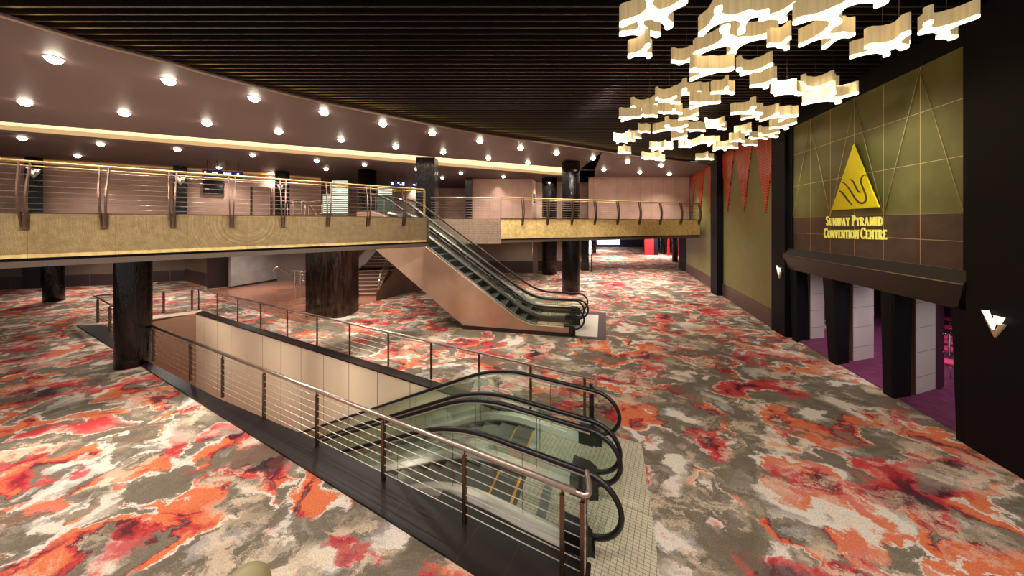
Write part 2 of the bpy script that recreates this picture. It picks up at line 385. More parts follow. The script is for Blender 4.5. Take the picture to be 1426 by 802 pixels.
# portal: wide black pillars + lintel + sign panel
pd = (PB-PA).normalized()               # towards camera
pn = Vector((pd.y, -pd.x, 0))           # towards hall
if pn.x > 0: pn = -pn
def PW(px, py, out=0.0):
    p = wall_r(px)+pn*out
    k = (px-CX)/FPX
    # keep the pixel column while moving off the wall
    a = PA+pn*out; b = PB+pn*out; p = onl(px, a, b)
    return Vector((p.x, p.y, zat(py, p.y)))
def strip(px0, px1, z0, z1, out0, out1, name, mt, **kw):
    a, b = wall_r(px0), wall_r(px1)
    mm = MB(); mm.prism([a+pn*out0, b+pn*out0, b+pn*out1, a+pn*out1], z0, z1); c = (a+b)/2; c.z = z0
    return mm.build(name, mt, loc=c, **kw)
far_p = strip(1079, 1098, 0, 8.85, -.3, .12, 'portal_pillar', M_navy, bevel=.01)
tag(far_p, 'black lacquered pillar at the far side of the entrance portal, small lit V emblem', 'pillar')
# near portal pillar: wide face with a bevelled inner reveal; runs out of the frame
a0 = wall_r(1356); a1 = wall_r(1600)
m = MB(); m.prism([a0+pn*.12, a1+pn*.12, a1-pn*.3, a0-pn*.3], 0, 8.85)
near_p = m.build('portal_pillar', M_navy, loc=(a0.x, a0.y, 0), bevel=.01)
tag(near_p, 'wide black lacquered pillar at the right edge, carrying the large lit V emblem', 'pillar')
# sloping foot of the reveal below the lintel (widens downwards towards the doors)
b_t = wall_r(1334); b_b = wall_r(1341)
m = MB()
vs = []
for (pt, z) in ((b_t, 2.6), (b_b, 0)):
    for out in (.1, -.5): vs.append((pt.x+pn.x*out, pt.y+pn.y*out, z))
    for out in (-.5, .1): vs.append((a0.x+pn.x*out+pd.x*.05, a0.y+pn.y*out+pd.y*.05, z))
m.add(vs, [(0, 1, 2, 3), (7, 6, 5, 4), (0, 4, 5, 1), (1, 5, 6, 2), (2, 6, 7, 3), (3, 7, 4, 0)])
m.build('door_reveal', M_navy, near_p)
# --- sign panel
s0, s1 = wall_r(1104), wall_r(1343)
M_sign_u = tiled('olive gold wall tile', (122, 120, 66), (214, 196, 150), .925, 1.14, .014, .38, noise=((104, 102, 56), 1.3), yaw=math.atan2(pd.y, pd.x), offz=0, offx=0)
M_sign_l = tiled('dark brown stone tile', (74, 58, 48), (190, 158, 118), .925, .57, .014, .4, noise=((92, 72, 58), 2.4), yaw=math.atan2(pd.y, pd.x))
ang = math.atan2(pd.y, pd.x)
off = -(s0.x*math.cos(ang)+s0.y*math.sin(ang))
for mm_, p, zo in ((M_sign_u, 1.14, -4.48), (M_sign_l, .57, -3.35)):
    ads = [n for n in mm_.node_tree.nodes if n.type == 'MATH' and n.operation == 'ADD']
    ads[0].inputs[1].default_value = off+1000*.925; ads[1].inputs[1].default_value = zo+1000*p
m = MB(); m.prism([s0-pn*.02, s1-pn*.02, s1-pn*.2, s0-pn*.2], 4.49, 7.8); struct(m.build('wall_sign_upper', M_sign_u))
m = MB(); m.prism([s0-pn*.02, s1-pn*.02, s1-pn*.2, s0-pn*.2], 3.35, 4.49); struct(m.build('wall_sign_lower', M_sign_l))
# slim gilded lines forming tall triangles over the tiles
m = MB()
tri = [(1104, 1128.4, 1155.9, 1128.4), (1155.9, 1189.5, 1230.2, 1189.5), (1230.2, 1280.4, 1342.4, 1280.4)]
def gl(pa, pb, r=.008):
    m.tube([pa, pb], r, 4)
def PZ(px, z, out=0.0):
    p = onl(px, PA+pn*out, PB+pn*out); return Vector((p.x, p.y, z))
for (l, c, r_, _) in tri:
    gl(PZ(c, 7.72), PZ(l, 4.49)); gl(PZ(c, 7.72), PZ(r_, 4.49))
tag(m.build('triangle_inlay', mat('pale gilt line', (224, 206, 150), .4, .3), loc=PZ(1189, 4.49)), 'thin pale lines drawn as three tall triangles across the olive sign wall', 'wall inlay')
# --- lintel: sloping sill + fascia + bulkhead
ln0, ln1 = wall_r(1097), wall_r(1356); lb1 = wall_r(1335)
m = MB()
e0, e1 = ln0+pn*.30, ln1+pn*.30
sec = lambda p, q2: [(p.x, p.y)]
def lintel_profile(p, top_in, zt=3.36): pass
A0, A1 = wall_r(1097), wall_r(1356)
# profile in (out, z): back top, front lip, front bottom, back bottom
prof = [(-.35, 3.36), (.0, 3.36), (.16, 3.10), (.16, 3.06), (.02, 2.57), (-.35, 2.57)]
secs = []
for p, zb in ((A0, 0), (A1, 0)):
    secs.append([Vector((p.x+pn.x*o_, p.y+pn.y*o_, z)) for (o_, z) in prof])
for i in (4, 5):
    d_ = lb1-A1; secs[1][i] = secs[1][i]+Vector((d_.x, d_.y, 0))
m.sweep(secs)
lin_o = m.build('portal_lintel', M_lintel, loc=(A0.x, A0.y, 2.57))
tag(lin_o, 'long dark bronze lintel with sloping sill over the entrance doors, under the sign wall', 'lintel')
m = MB(); m.tube([secs[0][2], secs[1][2]], .012, 6); m.build('lit_edge', mat('lit lintel edge', (170, 150, 120), .3, .9), lin_o)  # bright bead: light along the lintel edge put into its colour
# bulkhead above the sign and inner dark frame
strip_o = strip(1097, 1356, 7.8, 8.9, -.35, .0, 'wall_bulkhead', M_navy); struct(strip_o)
struct(strip(1343, 1357, 3.36, 7.9, -.3, .02, 'trim_frame_near', M_navy)); struct(strip(1097, 1104.4, 3.36, 7.9, -.3, .02, 'trim_frame_far', M_navy))
# --- sign: relief pyramid + lettering
sg = PZ(1192, 4.58)
sign = thing('pyramid_sign', 'bright yellow relief pyramid with wave grooves on the olive sign wall', 'sign', sg)
# local frame on the wall: e runs left->right as seen (towards camera), z up
def WP(px, py, out): return PW(px, py, out)
tri_f = [(1158.4, 293.3), (1225.8, 288.6), (1189.8, 200)]
m = MB()
front = [WP(x, y, .16) for x, y in tri_f]; back = [WP(x, y, .0) for x, y in tri_f]
pix = [(x, y) for x, y in tri_f]
# shrink the front face a little: bevel
cen = sum(front, Vector())/3
f2 = [cen+(p-cen)*.965+pn*.03 for p in front]
vs = front+back+f2
m.add(vs, [(3, 4, 1, 0), (4, 5, 2, 1), (5, 3, 0, 2), (0, 1, 7, 6), (1, 2, 8, 7), (2, 0, 6, 8), (6, 7, 8), (5, 4, 3)])
M_yel = mat('bright yellow enamel', (255, 240, 0), .35)
m.build('pyramid', M_yel, sign)
# wave grooves (dark recessed curves)
def z6(x, y): return (1026+x/3.565, 180+y/3.565)
curves = [
  [(518, 262), (535, 268), (555, 290), (575, 320), (595, 350), (615, 366), (633, 364), (645, 348), (640, 320), (628, 290), (618, 262), (622, 238), (635, 227), (648, 227)],
  [(562, 248), (578, 258), (592, 285), (604, 307), (612, 312), (619, 312)],
  [(508, 306), (522, 312), (540, 333), (556, 355), (576, 378)],
]
def smooth(pts, n=6):
    pts = [Vector((p[0], p[1], p[2] if len(p) > 2 else 0)) for p in pts]; out = []
    for i in range(len(pts)-1):
        p0, p1, p2, p3 = pts[max(i-1, 0)], pts[i], pts[i+1], pts[min(i+2, len(pts)-1)]
        for k in range(n):
            t = k/n; out.append(.5*((2*p1)+(-p0+p2)*t+(2*p0-5*p1+4*p2-p3)*t*t+(-p0+3*p1-3*p2+p3)*t**3))
    out.append(pts[-1]); return out
for c in curves:
    m = MB(); pts = smooth([(*z6(*p), 0) for p in c]); nn = len(pts)
    m.tube([WP(p.x, p.y, .185) for p in pts], [.006+.022*math.sin(math.pi*min(1, (i+.5)/nn))**.5 for i in range(nn)], 6)
    m.build('wave_groove', mat('dark olive groove', (84, 74, 6), .7), sign)
TH, TN, SF = .13, .06, .05
def letter(ch):
    """strokes of a serif capital, height 1: lists of (x, y, width) points; serifs are short bars"""
    th, tn = TH, TN
    def sf(x, y, w=.26): return [(x-w/2, y, SF), (x+w/2, y, SF)]
    def arc(cx, cy, rx, ry, a0, a1, w0, w1, n=12):
        out = []
        for i in range(n+1):
            a = math.radians(a0+(a1-a0)*i/n); c = abs(math.cos(a)); out.append((cx+rx*math.cos(a), cy+ry*math.sin(a), w0+(w1-w0)*c))
        return out
    b, t = .025, .975
    if ch == 'S': return .52, [[(.44, .80, tn), (.36, .93, tn), (.25, .96, tn), (.12, .90, .10), (.08, .76, .13), (.14, .63, th), (.27, .52, th), (.40, .40, th), (.45, .25, .13), (.39, .10, .10), (.25, .04, tn), (.12, .08, tn), (.05, .22, tn)]]
    if ch == 'U': return .74, [[(.14, t, th), (.14, .3, th), (.2, .12, .12), (.36, .04, tn), (.52, .1, tn), (.6, .3, tn), (.6, t, tn)], sf(.14, t, .3), sf(.6, t, .24)]
    if ch == 'N': return .78, [[(.13, b, tn), (.13, t, tn)], [(.13, t, th), (.66, b, th)], [(.66, b, tn), (.66, t, tn)], sf(.13, b), sf(.66, t), sf(.1, t, .2)]
    if ch == 'W': return 1.0, [[(.1, t, th), (.32, b, th)], [(.32, b, tn), (.5, t, tn)], [(.5, t, th), (.72, b, th)], [(.72, b, tn), (.92, t, tn)], sf(.1, t), sf(.5, t, .2), sf(.92, t, .2)]
    if ch == 'A': return .74, [[(.1, b, tn), (.37, t, tn)], [(.37, t, th), (.64, b, th)], [(.2, .35, tn), (.54, .35, tn)], sf(.1, b, .2), sf(.64, b)]
    if ch == 'Y': return .68, [[(.08, t, th), (.35, .48, th)], [(.62, t, tn), (.35, .48, tn)], [(.35, .5, th), (.35, b, th)], sf(.08, t, .22), sf(.62, t, .18), sf(.35, b, .28)]
    if ch == 'P': return .58, [[(.15, b, th), (.15, t, th)], [(.15, t, tn)]+arc(.26, .72, .24, .24, 90, -90, tn, th)+[(.15, .48, tn)], sf(.15, b, .3), sf(.12, t, .22)]
    if ch == 'R': return .68, [[(.15, b, th), (.15, t, th)], [(.15, t, tn)]+arc(.26, .74, .22, .22, 90, -90, tn, th)+[(.15, .52, tn)], [(.3, .5, th), (.6, b, th)], sf(.15, b, .3), sf(.12, t, .22), sf(.62, b, .14)]
    if ch == 'M': return .9, [[(.12, b, tn), (.16, t, tn)], [(.16, t, th), (.45, .1, th)], [(.45, .1, tn), (.74, t, tn)], [(.74, t, th), (.78, b, th)], sf(.12, b, .2), sf(.78, b, .28)]
    if ch == 'I': return .32, [[(.16, b, th), (.16, t, th)], sf(.16, b, .3), sf(.16, t, .3)]
    if ch == 'D': return .74, [[(.15, b, th), (.15, t, th)], [(.15, t, tn)]+arc(.26, .5, .38, .46, 90, -90, tn, th)+[(.15, b+.015, tn)], sf(.12, b, .2), sf(.12, t, .2)]
    if ch == 'C': return .68, [arc(.38, .5, .31, .46, 42, 318, tn, th, 20), [(.6, .98, tn), (.61, .72, tn)]]
    if ch == 'O': return .78, [arc(.39, .5, .31, .46, 0, 360, tn, th, 28)]
    if ch == 'V': return .72, [[(.1, t, th), (.37, b, th)], [(.37, b, tn), (.63, t, tn)], sf(.1, t), sf(.63, t, .2)]
    if ch == 'E': return .58, [[(.15, b, th), (.15, t, th)], [(.1, t-.01, tn), (.5, t-.01, tn)], [(.15, .52, tn), (.42, .52, tn)], [(.1, b+.01, tn), (.54, b+.01, tn)], [(.5, t, tn), (.5, .8, tn)], [(.54, b, tn), (.54, .2, tn)]]
    if ch == 'T': return .64, [[(.32, b, th), (.32, t, th)], [(.04, t-.01, tn), (.6, t-.01, tn)], [(.05, t, tn), (.05, .8, tn)], [(.59, t, tn), (.59, .8, tn)], sf(.32, b, .28)]
def wall_text(txt, px0, px1, pybase, z6h, label, name):
    big, small = z6h; x = 0.0; strokes = []
    for word in txt.split(' '):
        for i, ch in enumerate(word):
            sz = big if i == 0 else small; w, st_ = letter(ch)
            for s_ in st_: strokes.append([(x+px_*sz, py_*sz, wd*sz) for px_, py_, wd in s_])
            x += w*sz+.075*big
        x += .28*big
    W = x-.31*big
    a = WP(px0, pybase[0], .0); b = WP(px1, pybase[1], .0); d = b-a; d.z = 0; sc = d.length/W; dn = d.normalized()
    def pos(vx, vy, o): return a+dn*(vx*sc)+Vector((0, 0, vy+(b.z-a.z)*(vx/W)))+pn*o
    mm = MB()
    for s_ in strokes:
        secs = []
        for i, (x_, y_, w_) in enumerate(s_):
            j0, j1 = s_[max(i-1, 0)], s_[min(i+1, len(s_)-1)]; tx, ty = (j1[0]-j0[0]), (j1[1]-j0[1]); l = math.hypot(tx, ty) or 1; nx, ny = -ty/l*w_/2, tx/l*w_/2
            secs.append([pos(x_-nx, y_-ny, .02), pos(x_-nx, y_-ny, .045), pos(x_+nx, y_+ny, .045), pos(x_+nx, y_+ny, .02)])
        mm.sweep(secs)
    c = (a+b)/2
    return tag(mm.build(name, mat('pale yellow letter face', (250, 240, 120), .4, emit=(250, 236, 110), es=.35), loc=c), label, 'sign lettering')  # weak emission brightens the letter faces, which are not lit
t1 = wall_text('SUNWAY PYRAMID', 1152.2, 1232, (314, 314.6), (.29, .235), 'raised pale yellow letters reading SUNWAY PYRAMID under the yellow pyramid', 'sign_lettering')
t2 = wall_text('CONVENTION CENTRE', 1149.5, 1237.5, (331.5, 333.7), (.31, .25), 'raised pale yellow letters reading CONVENTION CENTRE, lower line of the wall sign', 'sign_lettering')
# --- V emblems
def v_emblem(plc, w, h, label, out=.13, lit=True, nrm=None, name='wall_emblem', tilt=1.0):
    """double V badge: bright V over a bronze V, plc = plan/height centre, e = direction to the right"""
    c, e = plc; up = Vector((0, 0, 1)); n = nrm
    t = thing(name, label, 'emblem', c)
    def poly(pts, d0, d1, mt, nm):
        m = MB(); k = len(pts)
        vs = [c+e*(x*w/2)+up*(y*h/2)+n*d1 for x, y in pts]+[c+e*(x*w/2)+up*(y*h/2)+n*d0 for x, y in pts]
        ff = [tuple(range(k)), tuple(range(2*k-1, k-1, -1))]+[(i, k+i, k+(i+1) % k, (i+1) % k) for i in range(k)]
        m.add(vs, ff); return m.build(nm, mt, t)
    poly([(-.92, .35), (-.55, .35), (-.02, -.55), (.5, .2), (.75, .2), (.95, .2), (0, -1)], .0, .03, mat('bronze emblem metal', (176, 150, 116), .3, .9, emit=(176, 150, 116), es=.25), 'lower_v')
    poly([(-1, .95), (-.42, 1.0), (-.02, .22), (.16, .62), (.1, .72), (1.0, .72), (.62, .1), (.36, .1), (.5, .46), (.36, .46), (0, -.42)], .03, .06, M_vlight, 'upper_v')
    return t
c = PW(1387.5, 452, .12); v_emblem((c, pd), .33, .46, 'large glowing double V emblem on the wide black pillar at right', nrm=pn)
c = PW(1086, 379, .12); v_emblem((c, pd), .30, .50, 'small glowing double V emblem on the far black portal pillar', nrm=pn)
# --- door columns (wedges widening upwards) and open door leaves
def wedge(tl, tr, bl, br, z_t, depth, label):
    m = MB(); r = .05
    def ring_(pl, pr, z):
        a = wall_r(pl); e = wall_r(pl+.42*(pr-pl)); kb = onl(pr, PA-pn*depth, PB-pn*depth); ka = a-pn*depth
        d = (e-a).normalized(); d2 = (kb-e).normalized()
        return [Vector((p.x, p.y, z)) for p in (ka, a-pn*r, a+d*r, e-d*r, e+d2*r, kb)]
    m.sweep([ring_(bl, br, 0), ring_(tl, tr, z_t)])
    c = (wall_r(bl)+wall_r(br))/2; return tag(m.build('door_column', M_navy, loc=(c.x, c.y, 0)), label, 'column', None)
wedge(1098, 1124, 1102, 1123, 2.57, .55, 'black wedge column beside the far portal pillar, furthest of three between doors')
wedge(1144, 1184, 1152, 1182, 2.57, .5, 'middle black wedge column between the entrance doors')
wedge(1224, 1271, 1227, 1268, 2.57, .5, 'nearest black wedge column between the entrance doors')
M_leaf = tiled('pale metal door leaf', (222, 214, 210), (120, 112, 108), 40, .62, .012, .4, .15, offz=.2)
def leaf(pxa, pya, pxb, pyb, zt, label, handle=False):
    a, b = F(pxa, pya), F(pxb, pyb); d = (b-a).normalized(); n = Vector((-d.y, d.x, 0)); c = (a+b)/2
    t = thing('door', label, 'door', (c.x, c.y, 0))
    a = a+d*.15; m = MB(); m.prism([a, b, b+n*.06, a+n*.06], .01, zt); m.build('leaf', M_leaf, t)
    m = MB(); m.prism([a-d*.07-n*.01, a, a+n*.07, a-d*.07+n*.07], .0, zt); m.build('edge_trim', mat('dull gold edge', (120, 96, 66), .35, .7), t)
    return t
leaf(1124, 472.6, 1148, 470.4, 2.45, 'pale metal door leaf folded back in the furthest doorway')
leaf(1183.5, 504, 1216.8, 498.6, 2.45, 'pale metal door leaf folded back in the middle doorway')
leaf(1271, 551.4, 1306.5, 540.7, 2.45, 'pale metal door leaf folded back in the nearest doorway')
# plum door with chrome handle beyond the nearest leaf
a, b = F(1307, 543), F(1315, 538); d = (b-a).normalized(); n = Vector((-d.y, d.x, 0))
M_plum = mat('plum wall', (70, 28, 52), .6)
t = thing('door', 'plum door edge with chrome pull handle beyond the nearest pale door leaf', 'door', (a.x, a.y, 0))
m = MB(); m.prism([a, b, b+n*.05, a+n*.05], .01, 2.4); m.build('leaf', M_plum, t)
h0 = (a+b)/2
m = MB()
hp = [h0-n*.0, h0-n*.10+d*.1, h0-n*.10+d*.1, h0-n*.0]
m.tube([Vector((hp[0].x, hp[0].y, 1.42)), Vector((hp[1].x, hp[1].y, 1.42)), Vector((hp[1].x, hp[1].y, .95)), Vector((hp[0].x, hp[0].y, .95))], .02, 8)
m.build('handle', M_chrome, t)
# room beyond the doors
rm = [wall_r(1110)-pn*.5, wall_r(1350)-pn*.3, V2(22, 4.0), V2(22, 17)]
m = MB(); m.prism([wall_r(1101)-pn*.12, wall_r(1500)-pn*.12, V2(24, 3), V2(24, 18)], .002, .01); struct(m.build('floor_purple', mat('purple carpet', (112, 34, 78), .95, noise=((84, 26, 62), 5))))
m = MB(); m.slab(V2(18, 2), V2(18, 19), 0, 4.3, -.2); struct(m.build('wall_room_back', M_plum))
m = MB(); m.slab(V2(11.2, 13.4), V2(18.2, 15), 0, 4.3, .2); struct(m.build('wall_room_side', M_plum))
m = MB(); m.prism([wall_r(1099)-pn*.36, wall_r(1600)-pn*.36, V2(24, 3), V2(24, 18)], 3.2, 3.3); struct(m.build('ceiling_room', M_plum))
# round-backed magenta chairs seen through the nearest doorway
M_mag = mat('magenta upholstery', (190, 40, 96), .6); M_magr = mat('pale pink piping', (235, 130, 160), .5)
def chair(c, label):
    t = thing('banquet_chair', label, 'chair', c, 'magenta chairs beyond the doors')
    c = Vector(c)
    m = MB(); m.lathe((c.x, c.y), [(.20, c.z+.43), (.24, c.z+.46), (.24, c.z+.50), (.20, c.z+.53)], 20); m.build('seat', M_mag, t)
    m = MB(); cc = c+Vector((.1, -.12, .80)); pts = []
    ax = Vector((.75, .66, 0)).normalized()
    k = 20; r = .2
    nrm = Vector((-.66, .75, 0)).normalized()*.03
    vs = []
    for sgn in (1, -1):
        for i in range(k): an = 2*math.pi*i/k; vs.append(cc+ax*math.cos(an)*r*1.2+Vector((0, 0, 1))*math.sin(an)*r+nrm*sgn)
    m.add(vs, [tuple(range(k)), tuple(range(2*k-1, k-1, -1))]+[(i, k+i, k+(i+1) % k, (i+1) % k) for i in range(k)]); bk = m.build('backrest', M_mag, t)
    m = MB(); m.tube([cc+ax*math.cos(2*math.pi*i/k)*r*1.2+Vector((0, 0, 1))*math.sin(2*math.pi*i/k)*r for i in range(k)], .025, 6, close=True); m.build('piping', M_magr, bk)
    for dx, dy in ((-.15, -.15), (.15, -.15), (.15, .15), (-.15, .15)):
        m = MB(); m.tube([c+Vector((dx, dy, 0)), c+Vector((dx, dy, .45)) ], .012, 6); m.build('leg', M_chrome, t)
    return t
names = ['nearest', 'second', 'third', 'fourth', 'fifth', 'furthest']
for i, (px, py) in enumerate([(1327, 531), (1325, 510), (1329, 500), (1325, 492), (1326, 476), (1325, 462)]):
    p = F(px, py); chair((p.x, p.y, .012), 'magenta round-backed chair seen through the near doorway, %s of its row' % names[i])
M_dtread = mat('dark ribbed step', (30, 28, 28), .5, .2)
# tiled landing of the lower pair
M_tile = tiled('small beige landing tile', (172, 160, 138), (88, 80, 66), .075, .05, .006, .35, yaw=math.radians(-27.6), offz=50, noise=((186, 176, 150), 3), vert=False)
# ================================================================ escalators
def g(x, a):
    if x < -a: return 0.0
    if x > a: return x
    return (x+a)**2/(4*a)
def escalator(fr, ta, tb, slope, sb, se, s_loop, s_comb, s_end, label, hand_h=1.05, deck=.0, cladding=False, a=.75, zoff=0.0, mark=None):
    """fr(s,t,z): frame; ta far side, tb near side"""
    zc = lambda s: slope*(g(s-sb, a)-g(s-se, a))+zoff
    base = fr(s_loop, (ta+tb)/2, 0)
    t = thing('escalator', label, 'escalator', (base.x, base.y, 0))
    S = [s_loop+(s_end-s_loop)*i/90 for i in range(91)]
    top = [(s, zc(s)+hand_h) for s in S]
    R = (hand_h-.24)/2
    loop = [(s_loop-R*1.15*math.sin(math.pi*k/14), zc(s_loop)+hand_h-R+R*math.cos(math.pi*k/14)) for k in range(1, 15)][::-1]
    tail = [(s_loop+.12, zc(s_loop)+hand_h-2*R)]
    for side, tt in (('far', ta), ('near', tb)):
        path = tail+loop+top
        m = MB(); m.tube([fr(s, tt, z) for s, z in path], .038, 8); m.build('handrail', M_black, t)
        # inner guide strip under the rubber handrail
        m = MB(); path2 = [(s, z-.045) for s, z in top]
        m.tube([fr(s, tt, z) for s, z in path2], .022, 6); m.build('handrail_guide', M_silver if not mark else M_steel_d, t)
        # glass balustrade with rounded newel end
        m = MB(); secs = []
        for s, z in [(s_loop-R*1.05*math.sin(math.pi*k/12), None) for k in range(6, 0, -1)]:
            k_ = math.asin(min(1, (s_loop-s)/(R*1.05)));
            zt = zc(s_loop)+hand_h-R+R*math.cos(k_)-.05; zb = zc(s_loop)+hand_h-R-R*math.cos(k_)+.02
            if abs(zt-zb) < .08: zt += .04; zb -= .04
            secs.append([fr(s, tt-.006, zb), fr(s, tt-.006, zt), fr(s, tt+.006, zt), fr(s, tt+.006, zb)])
        for s in S: secs.append([fr(s, tt-.006, zc(s)+.1+deck), fr(s, tt-.006, zc(s)+hand_h-.06), fr(s, tt+.006, zc(s)+hand_h-.06), fr(s, tt+.006, zc(s)+.1+deck)])
        m.sweep(secs); bg = m.build('glass_balustrade', M_glass, t)
        s = s_loop+.9
        while s < s_end:
            m = MB(); m.tube([fr(s, tt, zc(s)+.12+deck), fr(s, tt, zc(s)+hand_h-.07)], .005, 4); s += 1.25
            m.build('glass_joint', M_blackp, bg)
        # silver decking: flat cap
        m = MB(); secs = []
        for s in [s_loop]+S[1:]:
            z = zc(s)+deck
            secs.append([fr(s, tt-.12, z-.06), fr(s, tt-.12, z+.04), fr(s, tt-.07, z+.12), fr(s, tt+.07, z+.12), fr(s, tt+.12, z+.04), fr(s, tt+.12, z-.06)])
        m.sweep(secs); m.build('decking', M_silver if not mark else mat('dark satin decking', (104, 96, 88), .35, .8), t)
        # skirt towards the steps
        sg_ = 1 if side == 'far' else -1
        m = MB(); secs = []
        for s in S:
            z = zc(s); secs.append([fr(s, tt+sg_*.12, z-.3), fr(s, tt+sg_*.12, z+.02+deck), fr(s, tt+sg_*.15, z+.02+deck), fr(s, tt+sg_*.15, z-.3)])
        m.sweep(secs); m.build('skirt', mat('dark brushed skirt', (96, 88, 82), .3, .9), t)
        # newel base block
        m = MB(); z0 = 0
        zb = zc(s_loop)
        m.sweep([[fr(s, tt-w_, zb), fr(s, tt-w_, zb+h_), fr(s, tt+w_, zb+h_), fr(s, tt+w_, zb)] for s, w_, h_ in ((s_loop+.30, .13, .30+deck*.5), (s_loop+.02, .12, .30+deck*.5), (s_loop-.10, .05, .29+deck*.4), (s_loop-.14, .05, .20+deck*.4))])
        m.build('newel_base', M_blackp, t)
    # comb + landing
    tm0, tm1 = ta+.15, tb-.15
    z0 = zoff+.03
    m = MB(); m.prism([fr(s_comb-.14, tm0), fr(s_comb-.14, tm1), fr(s_comb, tm1), fr(s_comb, tm0)], z0, z0+.016); m.build('comb_plate', M_comb, t)
    m = MB(); m.prism([fr(s_loop-.1, tm0), fr(s_loop-.1, tm1), fr(s_comb-.14, tm1), fr(s_comb-.14, tm0)], z0-.02, z0+.008); m.build('landing_plate', M_tile if not mark else M_tread, t)
    n = int((s_end-s_comb)/.4)
    for k in range(n):
        sa, sbk = s_comb+.4*k, s_comb+.4*(k+1)
        z = max(zc(sa), zc(sbk))+.012 if slope > 0 else min(zc(sa), zc(sbk))+.012+abs(zc(sa)-zc(sbk))*0
        m = MB()
        zl = z-max(.03, abs(zc(sa)-zc(sbk))+.03)
        m.sweep([[fr(s, tm0, zl), fr(s, tm0, z), fr(s, tm1, z), fr(s, tm1, zl)] for s in (sa+.005, sbk)])
        o_ = len(m.v)
        ys = sa+.0
        m.sweep([[fr(s, tm0+.02, z), fr(s, tm0+.02, z+.004), fr(s, tm1-.02, z+.004), fr(s, tm1-.02, z)] for s in (ys+.005, ys+.05)], mi=1)
        m.build('step', [mark or M_tread, mark or M_yellow], t)
    return t, zc
escalator(L, 0, .97, -.5, 2.15, 60, 0, 1.2, 11.2, 'green glass escalator going down from the tiled landing, further of the pair in the void')
escalator(L, 1.22, 2.09, -.5, 2.15, 60, 0, .72, 11.2, 'green glass escalator going down from the tiled landing, nearer of the pair in the void', a=.75)
e3, zc3 = escalator(U, 0, 1.28, .7, 1.15, 7.55, -.72, .5, 8.1, 'escalator rising to the upper floor beside the gold fascia, further of the pair', deck=.22, a=.7, mark=M_dtread)
e4, zc4 = escalator(U, 1.40, 2.68, .7, 1.15, 7.55, -.55, .5, 8.1, 'escalator rising to the upper floor with copper side cladding, nearer of the pair', deck=.22, a=.7, mark=M_dtread)
# copper side cladding of the near rising escalator and the brown one on the far side
def clad(t_in, t_out, root, mt, zc):
    m = MB(); secs = []
    s = -.55
    sl = [-.45+.15*i for i in range(62)]
    for s in sl:
        zt = zc(s)+.30; zb = max(.16 if s < 3.62 else 0, .75*(s-3.62)) if s > 3.4 else .16
        zb = max(.16, .745*(s-3.55))
        zt = max(zt, zb+.2)
        secs.append([U(s, t_in, zb), U(s, t_in, zt), U(s, t_out, zt), U(s, t_out, zb)])
    m.sweep(secs); m.build('side_cladding', mt, root)
    m = MB(); m.sweep([[U(s, t_in, 0), U(s, t_in, .16), U(s, t_out-.02, .16), U(s, t_out-.02, 0)] for s in (-.45, 3.75)]); m.build('plinth', mat('dark brown plinth', (52, 34, 30), .4), root)
clad(2.76, 2.86, e4, M_copper, zc4)
clad(-.16, -.08, e3, M_copper, zc3)
# truss soffit under the rising pair
m = MB(); m.sweep([[U(s, -.1, max(.0, .745*(s-3.55))+.02), U(s, -.1, max(.0, .745*(s-3.55))+.12), U(s, 2.8, max(.0, .745*(s-3.55))+.12), U(s, 2.8, max(.0, .745*(s-3.55))+.02)] for s in (-.4, 3.55, 8.6)])
m.build('truss_soffit', M_copper, e4)
# floor mat at the foot of the rising pair
mt_ = thing('entrance_mat', 'pale steel floor plate in a dark brown surround at the foot of the rising escalators', 'floor plate', U(-1.6, 1.3))
m = MB(); m.prism([U(-1.22, 2.95), U(.5, 2.95), U(.5, -.3), U(-1.22, -.3)][::1], .002, .012); 
fo = F(844, 473.6); fp = F(844, 435.7)
m = MB(); m.prism([fo, fp, U(.3, -.35), U(.3, 2.86)], .002, .014); m.build('surround', mat('dark brown mat', (66, 46, 44), .8), mt_)
m = MB(); m.prism([F(832, 470), F(833.5, 439), U(.3, -.2), U(.3, 2.7)], .014, .02); m.build('plate', mat('pale ribbed plate', (176, 166, 150), .4, .5), mt_)
def Lsk(name, a, b, c, d, lab):
    m = MB(); m.prism([L(*a), L(*b), L(*c), L(*d)], .0, .03); o = m.build(name, M_tile, loc=L(*a)); return tag(o, lab, 'landing')
Lsk('tiled_landing', (-.91, 1.14), (-.88, -.42), (1.05, -.42), (1.05, 1.14), 'beige mosaic landing floor, far half beyond the joint, at the top of the descending escalators')
Lsk('tiled_landing', (-.91, 3.4), (-.91, 1.155), (1.05, 1.155), (1.05, 3.4), 'beige mosaic landing floor, near half, running to the bottom of the frame')

# ================================================================ railings
def bar(m, p, d, w, th, z0, z1):
    """flat upright bar, w along d"""
    n = Vector((-d.y, d.x, 0)); a = d*w/2; b = n*th/2
    m.prism([p-a-b, p+a-b, p+a+b, p-a+b], z0, z1)
def rail_run(root, a, b, posts, z0, ztop, lean, nw=7, w=.055, th=.02, top_r=.03, wr=.007, over=0.0, wz=None, brk=True):
    d = (b-a).normalized(); n = Vector((-d.y, d.x, 0))*lean
    m = MB(); m.tube([Vector((a.x, a.y, ztop)), Vector((b.x, b.y, ztop))], top_r, 10); m.build('top_rail', M_steel, root)
    base_a, base_b = a+n, b+n
    for i in range(nw):
        z = z0+.14+(ztop-z0-.26)*i/(nw-1)
        m = MB(); m.tube([Vector((base_a.x, base_a.y, z)), Vector((base_b.x, base_b.y, z))], wr, 5); m.build('rail_wire', M_silver, root)
    for p in posts:
        pb = p+n
        m = MB(); bar(m, pb, d, w, .016 if th is None else th, z0, ztop-.09)
        m.tube([Vector((pb.x, pb.y, ztop-.1)), Vector((p.x, p.y, ztop-.02))], .014, 6)
        m.build('post', M_steel_d if brk else M_steel, root)
